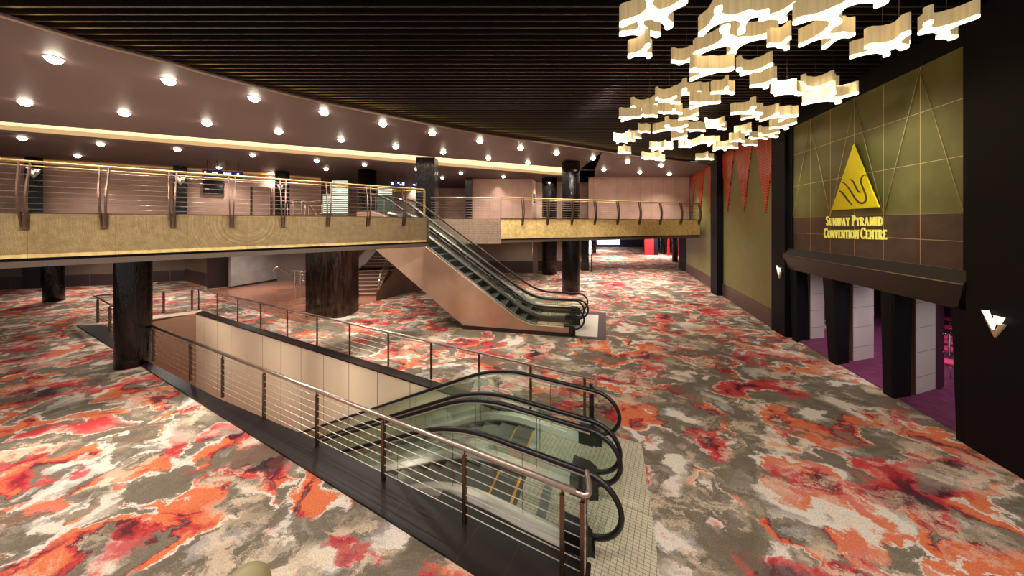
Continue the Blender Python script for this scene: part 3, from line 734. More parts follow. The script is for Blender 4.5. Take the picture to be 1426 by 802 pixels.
def pts_px(a, b, pxs): return [onl(px, a, b) for px in pxs]
# near void railing (right part)
nA, nB = V2(*F(207.6, 452.4, 1.1)[:2]), V2(*F(814, 689, 1.1)[:2])
rt = thing('void_railing', 'bronze cable railing along the near side of the void, from black column to landing', 'railing', (nA.x, nA.y, 0), None)
rail_run(rt, nA, nB, pts_px(nA, nB, [214, 265, 310, 367.5, 441, 534, 647, 783, 811]), .03, 1.1, 0, nw=7, w=.05, th=.05, top_r=.036)
# end return of the near railing: rounded corner then short cross piece
e_ = V2(*F(817, 657, 1.1)[:2])
m = MB(); dn_ = (nB-nA).normalized(); m.tube([Vector((p.x, p.y, 1.1)) for p in smooth([(nB-dn_*.1), nB+dn_*.0, nB+dn_*.05+(e_-nB)*.25, e_], 6)], .036, 10); m.build('top_rail', M_steel, rt)
for i in range(7):
    z = .03+.14+.81*i/6; m = MB(); m.tube([(nB.x, nB.y, z), (nB.x+(e_.x-nB.x)*.6, nB.y+(e_.y-nB.y)*.6, z)], .007, 5); m.build('rail_wire', M_silver, rt)
m = MB(); bar(m, nB+(e_-nB)*.6, (e_-nB).normalized(), .05, .04, .03, 1.08); m.build('post', M_steel_d, rt)
# near void railing (left part) + end + far: one thing each
nC = V2(*F(131, 412, 1.1)[:2]); nD = onl(170, nC, nA)
rt = thing('void_railing', 'short stretch of cable railing left of the big black column by the void', 'railing', (nC.x, nC.y, 0))
rail_run(rt, nC, nD, pts_px(nC, nD, [136, 153]), .03, 1.1, 0, nw=7, w=.07, th=.07)
fF = V2(*F(270, 401.0, 1.1)[:2]); fI = V2(*F(828, 527.4, 1.1)[:2])
rt = thing('void_railing', 'cable railing across the far left end of the void, behind the black column', 'railing', (nC.x, nC.y, 0))
rail_run(rt, nC+(fF-nC)*.02, fF-(fF-nC)*.015, pts_px(nC, fF, [228, 267.5]), .03, 1.1, 0, nw=7, w=.07, th=.07)
rt = thing('void_railing', 'long cable railing along the far side of the escalator void above the cream wall', 'railing', (fI.x, fI.y, 0))
rail_run(rt, fF, fI, pts_px(fF, fI, [273, 299, 327, 359, 396, 437.5, 483, 537, 597, 664, 736.5, 812.5]), .03, 1.1, .1, nw=6, w=.055, th=.03)
dI = (fI-fF).normalized()
m = MB(); m.tube([(fI.x, fI.y, 1.1), (fI.x+dI.x*.03, fI.y+dI.y*.03, 1.08), (fI.x+dI.x*.03, fI.y+dI.y*.03, .98), (fI.x-.05, fI.y-.03, .96)], .03, 10); m.build('top_rail', M_steel, rt)
m = MB(); bar(m, onl(824, fF, fI), dI, .09, .06, .03, .98); m.build('post', M_blackp, rt)

# balcony railings with paired curved fins
def fin_rail(root, a, b, pxs, zt, n_out, off=.0, nw=8, first_plain=()):
    d = (b-a).normalized(); n = Vector((-d.y, d.x, 0))*-1   # towards the void
    for dz, oo, r in ((0, .0, .03), (-.10, .07, .016)):
        m = MB(); p, q_ = a+n*(oo+off), b+n*(oo+off); m.tube([(p.x, p.y, zt+dz), (q_.x, q_.y, zt+dz)], r, 8); m.build('top_rail', M_gold_r, root)
    for i in range(nw):
        z = UT+.10+(zt-UT-.25)*i/(nw-1); m = MB(); p, q_ = a+n*.05, b+n*.05; m.tube([(p.x, p.y, z), (q_.x, q_.y, z)], .006, 5); m.build('rail_wire', M_steel, root)
    for px in pxs:
        p = onl(px, a+n*.05, b+n*.05); m = MB()
        for sd in (-1, 1):
            secs = []
            for k in range(9):
                u = k/8; z = UT-.28+(zt-UT+.26)*u
                bow = .13*math.sin(math.pi*min(1, u*1.05)); wd = .055*(1-.45*u)
                c = p+d*(sd*(.02+.035*u*0+.022*(1-u)))+n*(bow+.02)
                c = p+d*(sd*(.03+.04*u))+n*(bow+.01)
                secs.append([Vector((c.x, c.y, z))-n*wd-d*.013, Vector((c.x, c.y, z))+n*wd-d*.013, Vector((c.x, c.y, z))+n*wd+d*.013, Vector((c.x, c.y, z))-n*wd+d*.013])
            m.sweep(secs)
        m.prism([p-d*.05-n*.02, p+d*.05-n*.02, p+d*.05+n*.05, p-d*.05+n*.05], UT-.32, UT-.02)
        m.build('post', M_steel_d, root)
ga, gb = fa+fn*.02, fb+fn*.02
rt = thing('balcony_railing', 'gold topped cable railing with curved twin fins along the left balcony edge', 'railing', (gb.x, gb.y, UT))
fin_rail(rt, ga, onl(591, ga, gb), [-90, 35, 145.5, 241, 323, 394, 457, 512.5, 562], UT+1.12, 1)
pe = onl(591, ga, gb); m = MB(); m.prism([pe+V2(-.04, -.03), pe+V2(.03, -.03), pe+V2(.03, .03), pe+V2(-.04, .03)], UT, UT+1.1); m.build('post', M_gold_r, rt)
rt = thing('balcony_railing', 'thin cable railing with twin curved fins along the upper bridge', 'railing', (BR0.x, BR0.y, UT))
bA, bB = BR0+V2(0, .02), BR1+V2(0, .02)
fin_rail(rt, bA, bB, [727.5, 762, 796, 828, 859.5, 890, 919, 947.5, 973], UT+1.12, 1)
rt = thing('balcony_railing', 'plain cable railing above the mosaic fascia behind the escalator head', 'railing', (BR0.x-1, BR0.y, UT))
r0 = V2(-4.2, 16.35); r1 = BR0+V2(-.02, .05)
m = MB(); m.tube([(r0.x, r0.y, UT+1.1), (r1.x, r1.y, UT+1.1)], .03, 8); m.build('top_rail', M_steel, rt)
for i in range(8):
    z = UT+.1+.9*i/7; m = MB(); m.tube([(r0.x, r0.y, z), (r1.x, r1.y, z)], .006, 5); m.build('rail_wire', M_steel, rt)
m = MB(); bar(m, r1, V2(1, 0), .04, .04, UT, UT+1.1); m.build('post', M_steel_d, rt)

# ================================================================ columns
def column(px, py, r, z1, label, mt=M_col, z0=0.0, collar=0.0):
    c = F(px, py, z0) if z0 == 0 else px
    m = MB(); prof = [(r, z0)] if collar == 0 else [(r+.01, z0), (r+.01, z0+collar), (r-.01, z0+collar+.01)]
    m.lathe((c.x, c.y), prof+[(r, z1*k/10+z0*(1-k/10)) for k in range(1, 11) if z1*k/10+z0*(1-k/10) > prof[-1][1]+.01], 40)
    return tag(m.build('column', mt, loc=(c.x, c.y, z0)), label, 'column')
column(186, 507.5, .385, 3.55, 'thick glossy black column with wavering reflections, standing at the near railing')
column(75, 419, .37, 3.6, 'black round column on the carpet at far left under the gold fascia')
column(795, 408, .545, 8.0, 'tall black rippled column behind the rising escalators, passing the upper bridge')
column(765, 381.5, .62, 8.0, 'black column just behind and left of the tall rippled column')
column(940, 364.0, .30, 3.3, 'far black column under the bridge, nearest to the olive wall')
column(923, 354.0, .31, 3.3, 'far black column under the bridge, second from the olive wall')
# square dark ones
def box_col(pxa, pya, pxb, pyb, dep, z1, label, mt=M_col, z0=0.0, name='column'):
    a, b = F(pxa, pya), F(pxb, pyb); d = (b-a).normalized(); n = Vector((-d.y, d.x, 0)); c = (a+b)/2
    m = MB(); m.prism([a, b, b+n*dep, a+n*dep], z0, z1); return tag(m.build(name, mt, loc=(c.x, c.y, z0), bevel=.01), label, 'column')
box_col(809.5, 377, 820, 377, .9, 3.3, 'dark square column right of the tall rippled column, under the bridge')
box_col(826, 352, 830.5, 352, .9, 3.3, 'slender dark square column far under the bridge beside the bright window')
# bronze pier by the stairs: wide with rounded right corner
a, b = F(425.5, 441.5), F(466, 443.5); c2 = F(486.5, 440)
m = MB(); pl = [a]+[b]
for k in range(1, 7):
    an = k/6*math.pi/2; pl.append(V2(b.x+(c2.x-b.x)*math.sin(an), b.y+(c2.y+.45-b.y)*(1-math.cos(an))))
pl += [V2(c2.x, c2.y+.9), V2(a.x, a.y+1.2)]
m.prism(pl, 0, 3.5)
o = tag(m.build('column', M_colb, loc=(b.x, b.y, 0)), 'wide bronze rippled pier with rounded edge by the staircase', 'column')
for p in o.data.polygons: p.use_smooth = False
box_col(288, 402, 321, 398.5, 1.2, 3.6, 'square dark brown pier beside the silver wall at the back', mat('dark brown lacquer', (40, 24, 22), .25))
box_col(238, 391, 257, 391, .8, 3.6, 'narrow dark pier against the back wall, right of the thick black column')
# ================================================================ lower back walls
def wall_seg(a, b, z0, z1, name, mt, th=.2):
    m = MB(); m.slab(a, b, z0, z1, th); return struct(m.build(name, mt))
lw = [F(-180, 411), F(0, 403.3), F(160, 396.3), F(238, 391.2), F(257, 391)]
c_ = F(288, 399)
M_greige = mat('greige wall tile', (120, 104, 88), .5, noise=((110, 94, 80), 1))
for i in range(len(lw)-1):
    wall_seg(lw[i], lw[i+1], .78, 3.9, 'wall_lower_left', M_greige); wall_seg(lw[i], lw[i+1], 0, .78, 'baseboard_lower_left', M_basedk, .17)
wall_seg(lw[-1], c_, .9, 3.9, 'wall_lower_turn', M_greige); wall_seg(lw[-1], c_, 0, .9, 'baseboard_lower_turn', M_basedk, .17)
# dark doorway in the left back wall
a, b = onl(34, lw[1], lw[2]), onl(59, lw[1], lw[2]); d = (b-a).normalized(); n = Vector((d.y, -d.x, 0))
m = MB(); m.prism([a, b, b+n*.12, a+n*.12], 0, 3.3); o = m.build('door_1', mat('very dark brown door', (34, 22, 22), .4)); struct(o)
# silver wall
a, b = F(321, 401.5), F(386, 390.5)
wall_seg(a, b, .12, 3.9, 'wall_silver', mat('silvery wall cladding', (176, 168, 162), .35, .35, noise=((160, 152, 148), 2))); wall_seg(a, b, 0, .12, 'baseboard_silver', M_dark, .15)
wall_seg(b, V2(b.x+7.5, b.y+1.2), 0, 3.9, 'wall_lobby_back', mat('dim lobby wall', (112, 98, 92), .5))
# wall handrail on the silver wall
hr = tag(MB().tube(smooth([P(381, 377, 20.2), P(384, 372.5, 20.1), P(388, 372.5, 20.1), P(396, 377, 20.3), P(408, 385, 20.5)]), .05, 8).build('wall_handrail', M_steel, loc=P(384, 374, 20.2)), 'curved metal handrail fixed at the end of the silver wall', 'handrail')
# small railing panel in the lobby
a, b = F(411, 397), F(427, 399); rt = thing('lobby_railing', 'small steel guard rail standing on the brown marble left of the bronze pier', 'railing', a)
a.z = b.z = 0
m = MB(); m.tube([(a.x-.2, a.y, .98), (b.x, b.y, .98)], .05, 8); m.build('top_rail', M_steel, rt)
for p in (a, (a+b)/2, b):
    m = MB(); bar(m, p, V2(1, 0), .08, .05, .012, .95); m.build('post', M_steel, rt)
for i in range(6):
    z = .15+.12*i; m = MB(); m.tube([(a.x, a.y, z), (b.x, b.y, z)], .012, 5); m.build('rail_wire', M_steel, rt)
# staircase -------------------------------------------------------------
st = thing('staircase', 'brown stone staircase with pale nosings rising behind the copper escalator', 'staircase', F(505, 412))
M_stair = mat('brown stair stone', (120, 72, 52), .35, noise=((98, 58, 44), 2)); M_nose = mat('pale stair nosing', (196, 176, 156), .4)
y0 = 18.3
def step_at(i, pxl, pxr, Y, z, dpt=.38):
    a = V2((pxl-CX)/FPX*Y, Y); b = V2((pxr-CX)/FPX*Y, Y+.25)
    m = MB(); m.prism([a, b, b+V2(0, dpt+1.0), a+V2(0, dpt+1.0)], 0 if z < 1.3 else z-.7, z); 
    m.prism([a+V2(0, -.02), b+V2(0, -.02), b+V2(0, .06), a+V2(0, .06)], z-.03, z+.005, mi=1)
    m.build('stair_step', [M_stair, M_nose], st)
for i in range(7):
    step_at(i, 470, 523+i*2.6, 18.3+.33*i, .17*(i+1))
a = V2((470-CX)/FPX*20.6, 20.6); m = MB(); m.prism([a, V2(-7.6, 20.8), V2(-7.6, 23.6), V2(a.x, 23.6)], 1.0, 1.19); m.build('stair_landing', M_stair, st)
for i in range(12):
    Y = 21.6+.3*i; z = 1.19+.17*(i+1)
    m = MB(); sk = .16*i; a_, b_ = V2(-10.3+sk*.9, Y), V2(-7.0-.02*i, Y+.35)
    m.prism([a_, b_, b_+V2(0, 1.2), a_+V2(0, 1.2)], z-.5, z); m.prism([a_+V2(0, -.02), b_+V2(0, -.02), b_+V2(0, .05), a_+V2(0, .05)], z-.03, z+.005, mi=1)
    m.build('stair_step', [M_stair, M_nose], st)
# curved pale stringer of the upper flight
m = MB(); secs = []
for i in range(9):
    u = i/8; x = -10.5+.25*u; Y = 20.9+2.6*u; z = 1.25+1.4*u
    secs.append([(x, Y, z-.5), (x, Y, z+.45), (x+.12, Y, z+.45), (x+.12, Y, z-.5)])
m.sweep([[Vector(v) for v in s_] for s_ in secs]); m.build('stringer', mat('pale stringer', (196, 182, 168), .5), st)
# stair rails
def stair_rail(pts, hts, name='stair_rail'):
    m = MB(); m.tube([Vector(p)+Vector((0, 0, .95)) for p in pts], .04, 8); m.build('handrail', M_steel, st)
    for p in pts[::max(1, len(pts)-1)]:
        m = MB(); m.tube([p, Vector(p)+Vector((0, 0, .95))], .03, 6); m.build('post', M_steel, st)
    for k in range(5):
        m = MB(); m.tube([Vector(p)+Vector((0, 0, .15+.15*k)) for p in pts], .012, 5); m.build('rail_wire', M_steel, st)
stair_rail([Vector(((528-CX)/FPX*18.3, 18.3, .17)), Vector(((541-CX)/FPX*20.6, 20.6, 1.25))], 1)
stair_rail([Vector(((489.5-CX)/FPX*20.4, 20.4, 1.2)), Vector(((507-CX)/FPX*22.4, 22.4, 1.9))], 1)
stair_rail([Vector(((504-CX)/FPX*22.4, 22.4, 1.9)), Vector(((515-CX)/FPX*24, 24, 2.9))], 1)
# brown flank wall right of the stairs
a, b = F(524, 419), F(588, 403)
m = MB(); zt = [.55, 2.2]
n_ = Vector((0, .35, 0))
vs = [a, b, b+n_, a+n_, a+Vector((0, 0, .42)), b+Vector((0, 0, 3.4)), b+n_+Vector((0, 0, 3.4)), a+n_+Vector((0, 0, .42))]
m.add(vs, [(0, 1, 5, 4), (1, 2, 6, 5), (2, 3, 7, 6), (3, 0, 4, 7), (4, 5, 6, 7), (3, 2, 1, 0)])
m.build('flank_wall', mat('brown stone flank', (112, 88, 76), .35, noise=((96, 74, 64), 1.5)), st)
# lower wall right of the escalator
Yw = 1892/70.0
def WX(px, Y): return (px-CX)/FPX*Y
wall_seg(V2(-9.5, 24.9), V2(WX(590, Yw), Yw), 0, 3.6, 'wall_lower_mid', mat('dim lobby wall', (112, 98, 92)))
wall_seg(V2(WX(590, Yw), Yw), V2(WX(741, Yw), Yw), 1.0, 3.5, 'wall_lower_back', M_beige); wall_seg(V2(WX(590, Yw), Yw-.03), V2(WX(742, Yw), Yw-.03), 0, 1.0, 'baseboard_lower_back', mat('dark dado', (58, 40, 36), .4))
wall_seg(V2(WX(742, Yw), Yw-.1), V2(WX(749, Yw), Yw-.1), 0, 3.5, 'wall_pilaster', mat('pilaster stone', (120, 98, 88), .5))
wall_seg(V2(WX(749, Yw+1), Yw+1), V2(WX(785, Yw+1), Yw+1), .9, 3.5, 'wall_recess', M_beige); wall_seg(V2(WX(749, Yw+1), Yw+.95), V2(WX(785, Yw+1), Yw+.95), 0, .9, 'baseboard_recess', mat('dark dado', (58, 40, 36), .4))
# far hall beyond the bridge
wall_seg(V2(3.2, 28.5), V2(11, 60), 0, 3.6, 'wall_far_left', M_dark)
YF = 56.0
wall_seg(V2(8, YF), V2(34, YF), 0, 5, 'wall_far', mat('dusky blue wall', (58, 60, 92), .6))
M_win = mat('daylit window', (210, 235, 255), .5, emit=(196, 230, 255), es=5.0)
m = MB(); m.slab(V2(WX(831.5, YF-.1), YF-.1), V2(WX(863, YF-.1), YF-.1), .45, 3.2, .05); w_ = m.build('window_1', M_win); struct(w_)
m = MB(); m.slab(V2(WX(820.5, 40), 40), V2(WX(823.5, 40), 40), .3, 3.2, .05); w_ = m.build('window_2', M_win); struct(w_)
m = MB(); m.slab(V2(WX(823.5, 27.5), 27.5), V2(WX(825, 27.5), 27.5), 0, 3.3, .12); struct(m.build('door_2', M_dark))
M_red = mat('bright red wall', (200, 20, 26), .5, noise=((176, 16, 22), 1))
for i, (pa, pb, Y, mt) in enumerate(((898, 911, 42, M_red), (911, 916.5, 41.9, M_navy), (930, 932.5, 42, M_red), (944, 962, 41, M_red))):
    wall_seg(V2(WX(pa, Y), Y), V2(WX(pb, Y), Y), 0, 3.6, 'wall_red', mt)
m = MB(); m.prism([V2(8, 28), V2(34, 28), V2(34, 60), V2(8, 60)], 3.6, 3.8); struct(m.build('ceiling_far', M_beige))
m = MB(); m.prism([V2(2.9, 24), V2(8.2, 24), V2(8.2, 60), V2(2.9, 60)], 3.6, 3.8); struct(m.build('ceiling_far_left', M_beige))

# ================================================================ upper level back walls
ZC = 8.0
uw = [F(-250, 199, 0)]  # placeholder
def C8(px, py, z=ZC): return F(px, py, z)
u = [C8(-200, 204), C8(0, 217.4), C8(120, 224.5), C8(241, 231.5), C8(376, 240.7)]
for i in range(len(u)-1): wall_seg(V2(*u[i][:2]), V2(*u[i+1][:2]), UT-.1, ZC+.02, 'wall_upper_left', M_pink)
u4 = V2(*u[-1][:2]); u5 = V2(WX(447, 26), 26.0)
wall_seg(u4, u5, UT-.1, ZC+.02, 'wall_upper_left', M_pink)
# gilt cornice strip at the wall head
m = MB()
for i in range(len(u)-1):
    p, q_ = u[i], u[i+1]; m.tube([(p.x, p.y-.06, ZC-.12), (q_.x, q_.y-.06, ZC-.12)], .05, 6)
m.tube([(u4.x, u4.y-.06, ZC-.12), (u5.x, u5.y-.06, ZC-.12)], .05, 6)
struct(m.build('trim_cornice', mat('lit gold cornice', (214, 170, 96), .4, .5, emit=(214, 160, 80), es=.35)))  # weak emission puts light on the cornice into its material
# pillars with V emblems on the upper wall
def up_pillar(pxa, pxb, i, z1=ZC, label='', vem=None):
    a, b = onl(pxa, V2(*u[0][:2]), V2(*u[1][:2])) if i == 0 else onl(pxa, V2(*u[i][:2]), V2(*u[i+1][:2])), None
    s_ = (V2(*u[i][:2]), V2(*u[i+1][:2])); a, b = onl(pxa, *s_), onl(pxb, *s_); d = (b-a).normalized(); n = Vector((d.y, -d.x, 0)); c = (a+b)/2
    a2, b2 = onl(pxa, s_[0]+n*.4, s_[1]+n*.4), onl(pxb, s_[0]+n*.4, s_[1]+n*.4)
    m = MB(); m.prism([a2, b2, b, a], UT, ZC); o = tag(m.build('pillar', M_col, loc=(c.x, c.y, UT)), label, 'pillar')
    cc = (a2+b2)/2; cc.z = zat(vem, cc.y)
    v_emblem((cc, d), .55, .62, 'glowing V emblem on the '+label.split(' with')[0], nrm=n)
up_pillar(34, 60, 1, label='far left upstairs black pillar with lit emblem', vem=240.5)
up_pillar(241, 261, 3, label='second upstairs black pillar with lit emblem', vem=251)
a, b = V2(WX(383, 22.6), 22.6), V2(WX(398, 22.6), 22.6)
m = MB(); m.prism([a, b, b+V2(0, .4), a+V2(0, .4)], UT, ZC); tag(m.build('pillar', M_col, loc=(a.x, a.y, UT)), 'third upstairs black pillar with lit emblem, right of the doorway', 'pillar')
cc = (a+b)/2; cc.z = zat(262, 22.6); v_emblem((cc, V2(1, 0)), .42, .55, 'glowing V emblem on the third upstairs black pillar', nrm=V2(0, -1))
# television and doorway
sgm = (V2(*u[3][:2]), V2(*u[4][:2])); d = (sgm[1]-sgm[0]).normalized(); n = Vector((d.y, -d.x, 0))
def on_up(px, py, out=.05):
    p = onl(px, sgm[0]+n*out, sgm[1]+n*out); return Vector((p.x, p.y, zat(py, p.y)))
a, b = on_up(283.5, 250.5), on_up(311.5, 252)
t = thing('television', 'black flat screen on the upstairs wall below the hanging signs', 'television', (a+b)/2)
m = MB(); m.prism([V2(*a[:2]), V2(*b[:2]), V2(*b[:2])+n*.1, V2(*a[:2])+n*.1], on_up(283, 270).z, a.z); m.build('screen', mat('black glass screen', (10, 12, 18), .1), t)
m = MB(); zt_ = a.z; zb_ = on_up(283, 270).z
P4 = [Vector((a.x, a.y, zb_))+n*.1, Vector((b.x, b.y, zb_))+n*.1, Vector((b.x, b.y, zt_))+n*.1, Vector((a.x, a.y, zt_))+n*.1]
m.tube(P4, .03, 4, close=True); m.build('bezel', M_blackp, t)
a, b = on_up(350, 260, .04), on_up(378, 261.5, .04)
zt_ = a.z
m = MB(); ft = mat('brown door frame', (74, 52, 44), .4)
m.tube([(a.x, a.y, UT), (a.x, a.y, zt_), (b.x, b.y, zt_), (b.x, b.y, UT)], .09, 4); fr_ = m.build('door_3', ft); struct(fr_)
m = MB(); m.prism([V2(*a[:2]), V2(*b[:2]), V2(*b[:2])-n*.03, V2(*a[:2])-n*.03], UT, zt_); struct(m.build('door_4', M_pinkv))
# hanging signs
def hang_sign(pxa, pya, pxb, pyb, Y, label, seed):
    a, b = P(pxa, pya, Y), P(pxb, pyb, Y+.3); t = thing('hanging_sign', label, 'sign', (a+b)/2)
    h = (8.0*440/Y)/440*0+ .42
    m = MB(); m.prism([V2(*a[:2]), V2(*b[:2]), V2(*b[:2])+V2(0, .12), V2(*a[:2])+V2(0, .12)], a.z-.42, a.z+.02); m.build('sign_box', mat('navy sign face', (10, 12, 34), .3, emit=(30, 50, 150), es=.12), t)
    rnd = random.Random(seed); m = MB(); d = (b-a); d.z = 0; Ls = d.length; d.normalize(); x = .12
    while x < Ls-.2:
        w = rnd.uniform(.05, .16)
        for row in (0, 1):
            if rnd.random() < .8:
                p = V2(*a[:2])+d*x+V2(0, -.012); m.prism([p, p+d*w, p+d*w+V2(0, .01), p+V2(0, .01)], a.z-.16-.13*row, a.z-.09-.13*row)
        x += w+rnd.choice((.04, .05, .3))
    m.build('lettering', mat('lit blue white lettering', (210, 225, 255), .5, emit=(200, 220, 255), es=4), t)
    m = MB()
    for p in (a+d*.2, b-d*.2): m.tube([(p.x, p.y+.06, a.z), (p.x, p.y+.06, ZC)], .012, 5)
    m.build('hanger', M_blackp, t)
hang_sign(281, 236.5, 307, 238.5, 18.5, 'small lit hanging direction sign upstairs, left of its longer neighbour', 3)
hang_sign(308, 238.5, 336.5, 241, 18.8, 'longer lit hanging direction sign upstairs above the black screen', 4)
hang_sign(543, 252, 566, 254, 23.5, 'lit hanging sign beyond the round upstairs column', 5)
hang_sign(573, 251.5, 582, 253, 20.5, 'small lit hanging sign beside the square upstairs column', 6)
# louvred glowing screens by the upper stair
M_slatw = mat('white louvre', (214, 224, 214), .5, emit=(214, 228, 214), es=.5)
def louvre(pxa, pxb, py0, py1, Y, label, nsl=15, lean=0):
    a, b = P(pxa, py1, Y), P(pxb, py1, Y); zt_ = zat(py0, Y); t = thing('louvre_screen', label, 'screen', (a+b)/2)
    m = MB(); m.prism([V2(*a[:2])+V2(0, .08), V2(*b[:2])+V2(0, .08), V2(*b[:2])+V2(0, .12), V2(*a[:2])+V2(0, .12)], UT, zt_); m.build('back_panel', mat('dark green glass', (60, 76, 70), .2), t)
    for k in range(nsl):
        z = a.z+(zt_-a.z)*(k+.3)/nsl; m = MB(); m.prism([V2(*a[:2]), V2(*b[:2]), V2(*b[:2])+V2(0, .07), V2(*a[:2])+V2(0, .07)], z, z+(zt_-a.z)/nsl*.52); m.build('louvre', M_slatw, t)
louvre(462, 484, 251, 297, 20.5, 'tall white louvred screen upstairs left of the round column', 17)
louvre(449.5, 461, 270, 297, 20.8, 'low white louvred screen upstairs left of the tall one', 10)
louvre(526, 545.5, 260, 272, 21.5, 'small white louvred screen upstairs right of the round column', 5)
m = MB(); a, b = P(526, 291, 21.6), P(545.5, 291, 21.6); m.prism([V2(*a[:2]), V2(*b[:2]), V2(*b[:2])+V2(0, .05), V2(*a[:2])+V2(0, .05)], UT, zat(272.5, 21.6)); tag(m.build('glass_panel', mat('pale green glass panel', (140, 176, 168), .15, emit=(140, 176, 168), es=.15), loc=a), 'pale green glass panel under the small louvred screen upstairs', 'glass panel')
# stair rails arriving upstairs
def up_rail(ptl, label):
    t = thing('stair_railing', label, 'railing', Vector(ptl[0]))
    m = MB(); m.tube(ptl, .035, 8); m.build('top_rail', M_steel_d, t)
    for p in ptl[::1]:
        m = MB(); m.tube([(p.x, p.y, UT), p], .022, 5); m.build('post', M_steel, t)
    return t
up_rail([P(408, 279, 18), P(420, 279, 18), P(430, 286, 18.3), P(440, 296, 18.6)], 'sloping dark stair handrail upstairs left of the louvred screens')
up_rail([P(400, 283, 20), P(425, 282.5, 20.3), P(448, 279, 20.6)], 'level stair railing upstairs beside the third pillar')
up_rail([P(523, 270, 18.2), P(535, 275, 18.2), P(548, 283, 18.2), P(560, 291, 18.2), P(570, 299, 18.2)], 'dark sloping handrail of the upper stair, right of the round column')
up_rail([P(562, 279, 17.6), P(575, 286, 17.6), P(590, 296, 17.6)], 'short sloping handrail next to the square upstairs column')
# upstairs columns
def up_col(px, r, Y, label, square=False):
    c = V2(WX(px, Y), Y); m = MB()
    if square: m.prism([c+V2(-r, -r*.6), c+V2(r, -r*.6), c+V2(r, r), c+V2(-r, r)], UT, ZC)
    else: m.lathe((c.x, c.y), [(r, UT), (r, ZC)], 32)
    return tag(m.build('column', M_col, loc=(c.x, c.y, UT)), label, 'column')
up_col(511.5, .62, 22.5, 'round black column upstairs near the louvred screens')
up_col(594.5, .53, 18.2, 'square black column upstairs at the head of the escalators', True)
up_col(653, .27, 26.3, 'narrow black column upstairs left of the spotlit wall', True)
# back walls upstairs, right part
wall_seg(V2(WX(440, 34), 34), V2(WX(660, 34), 34), UT-.1, ZC, 'wall_upper_far', M_pink)
wall_seg(V2(WX(620, 31), 31), V2(WX(652, 31), 31), UT-.1, ZC-1.0, 'wall_upper_mid', M_pink)
YB = 26.7
wall_seg(V2(WX(657, YB), YB), V2(WX(741, YB), YB), UT-.1, ZC, 'wall_upper_block', M_pinkv); wall_seg(V2(WX(741, YB), YB), V2(WX(747, YB+2), YB+2), UT-.1, ZC, 'wall_upper_block', M_pinkv)
wall_seg(V2(WX(745, 29), 29), V2(WX(830, 29), 29), UT-.1, ZC, 'wall_upper_recess', M_pink)
YR = 25.8
wall_seg(V2(WX(820, YR), YR), V2(WX(960, YR), YR), UT-.1, ZC, 'wall_upper_right', M_pinkv)
m = MB(); m.prism([V2(WX(742.5, 26.3), 26.3), V2(WX(745.5, 26.3), 26.3), V2(WX(745.5, 26.3), 26.45), V2(WX(742.5, 26.3), 26.45)], 5.9, 6.7); tag(m.build('wall_lamp', M_blackp, loc=P(744, 268, 26.3)), 'slim dark wall fitting at the corner of the spotlit upstairs wall', 'wall fitting')

# left end of the hall, outside the frame
wall_seg(V2(-46, -3), V2(-46, 34), 0, 8.9, 'wall_left', mat('dim lobby wall', (112, 98, 92)))
# ================================================================ ceilings
edge_px = [(-330, -75), (-160, -22), (0, 24.7), (70, 46), (140, 66), (240, 91), (300, 108.4), (420, 138), (533, 161.7), (600, 175), (700, 192), (790, 204.5), (880, 217.3), (930, 223.6), (985, 230)]
edge = [V2(*F(x, y, ZC)[:2]) for x, y in edge_px]
edge = [V2(p.x, p.y) for p in smooth(edge, 4)]
def cv(x, up): 
    y = (169+.0822*x) if up else (183.6+.0795*x)
    return V2(*F(x, y, ZC)[:2])
cu = [cv(x, True) for x in (-330, 0, 400, 828)]; cl = [cv(x, False) for x in (-330, 0, 400, 828)]
def flat(poly, z0, z1, name, mt):
    m = MB(); m.prism(poly, z0, z1); return struct(m.build(name, mt))
# A: curved front strip, cut in quads between edge and cove
k828 = min(range(len(edge)), key=lambda i: abs(edge[i].x/edge[i].y-(828-CX)/FPX))
m = MB()
def interp(poly, px):
    for i in range(len(poly)-1):
        try: p = onl(px, poly[i], poly[i+1])
        except ZeroDivisionError: continue
        k0, k1 = poly[i].x/poly[i].y, poly[i+1].x/poly[i+1].y
        k = (px-CX)/FPX
        if k0-1e-6 <= k <= k1+1e-6: return p
    return poly[-1]
fr_pts = edge[:k828+1]; bk_pts = [interp(cu, CX+FPX*p.x/p.y) for p in fr_pts]
bk_pts[0] = cu[0]
n_ = len(fr_pts); vs = []
for a, b in zip(fr_pts, bk_pts): vs += [(a.x, a.y, ZC), (b.x, b.y, ZC), (a.x, a.y, ZC+.1), (b.x, b.y, ZC+.1)]
fs = []
for i in range(n_-1):
    o = i*4; fs += [(o, o+4, o+5, o+1), (o+2, o+3, o+7, o+6), (o, o+2, o+6, o+4), (o+1, o+5, o+7, o+3)]
m.add(vs, fs); struct(m.build('ceiling_front', M_soffit))
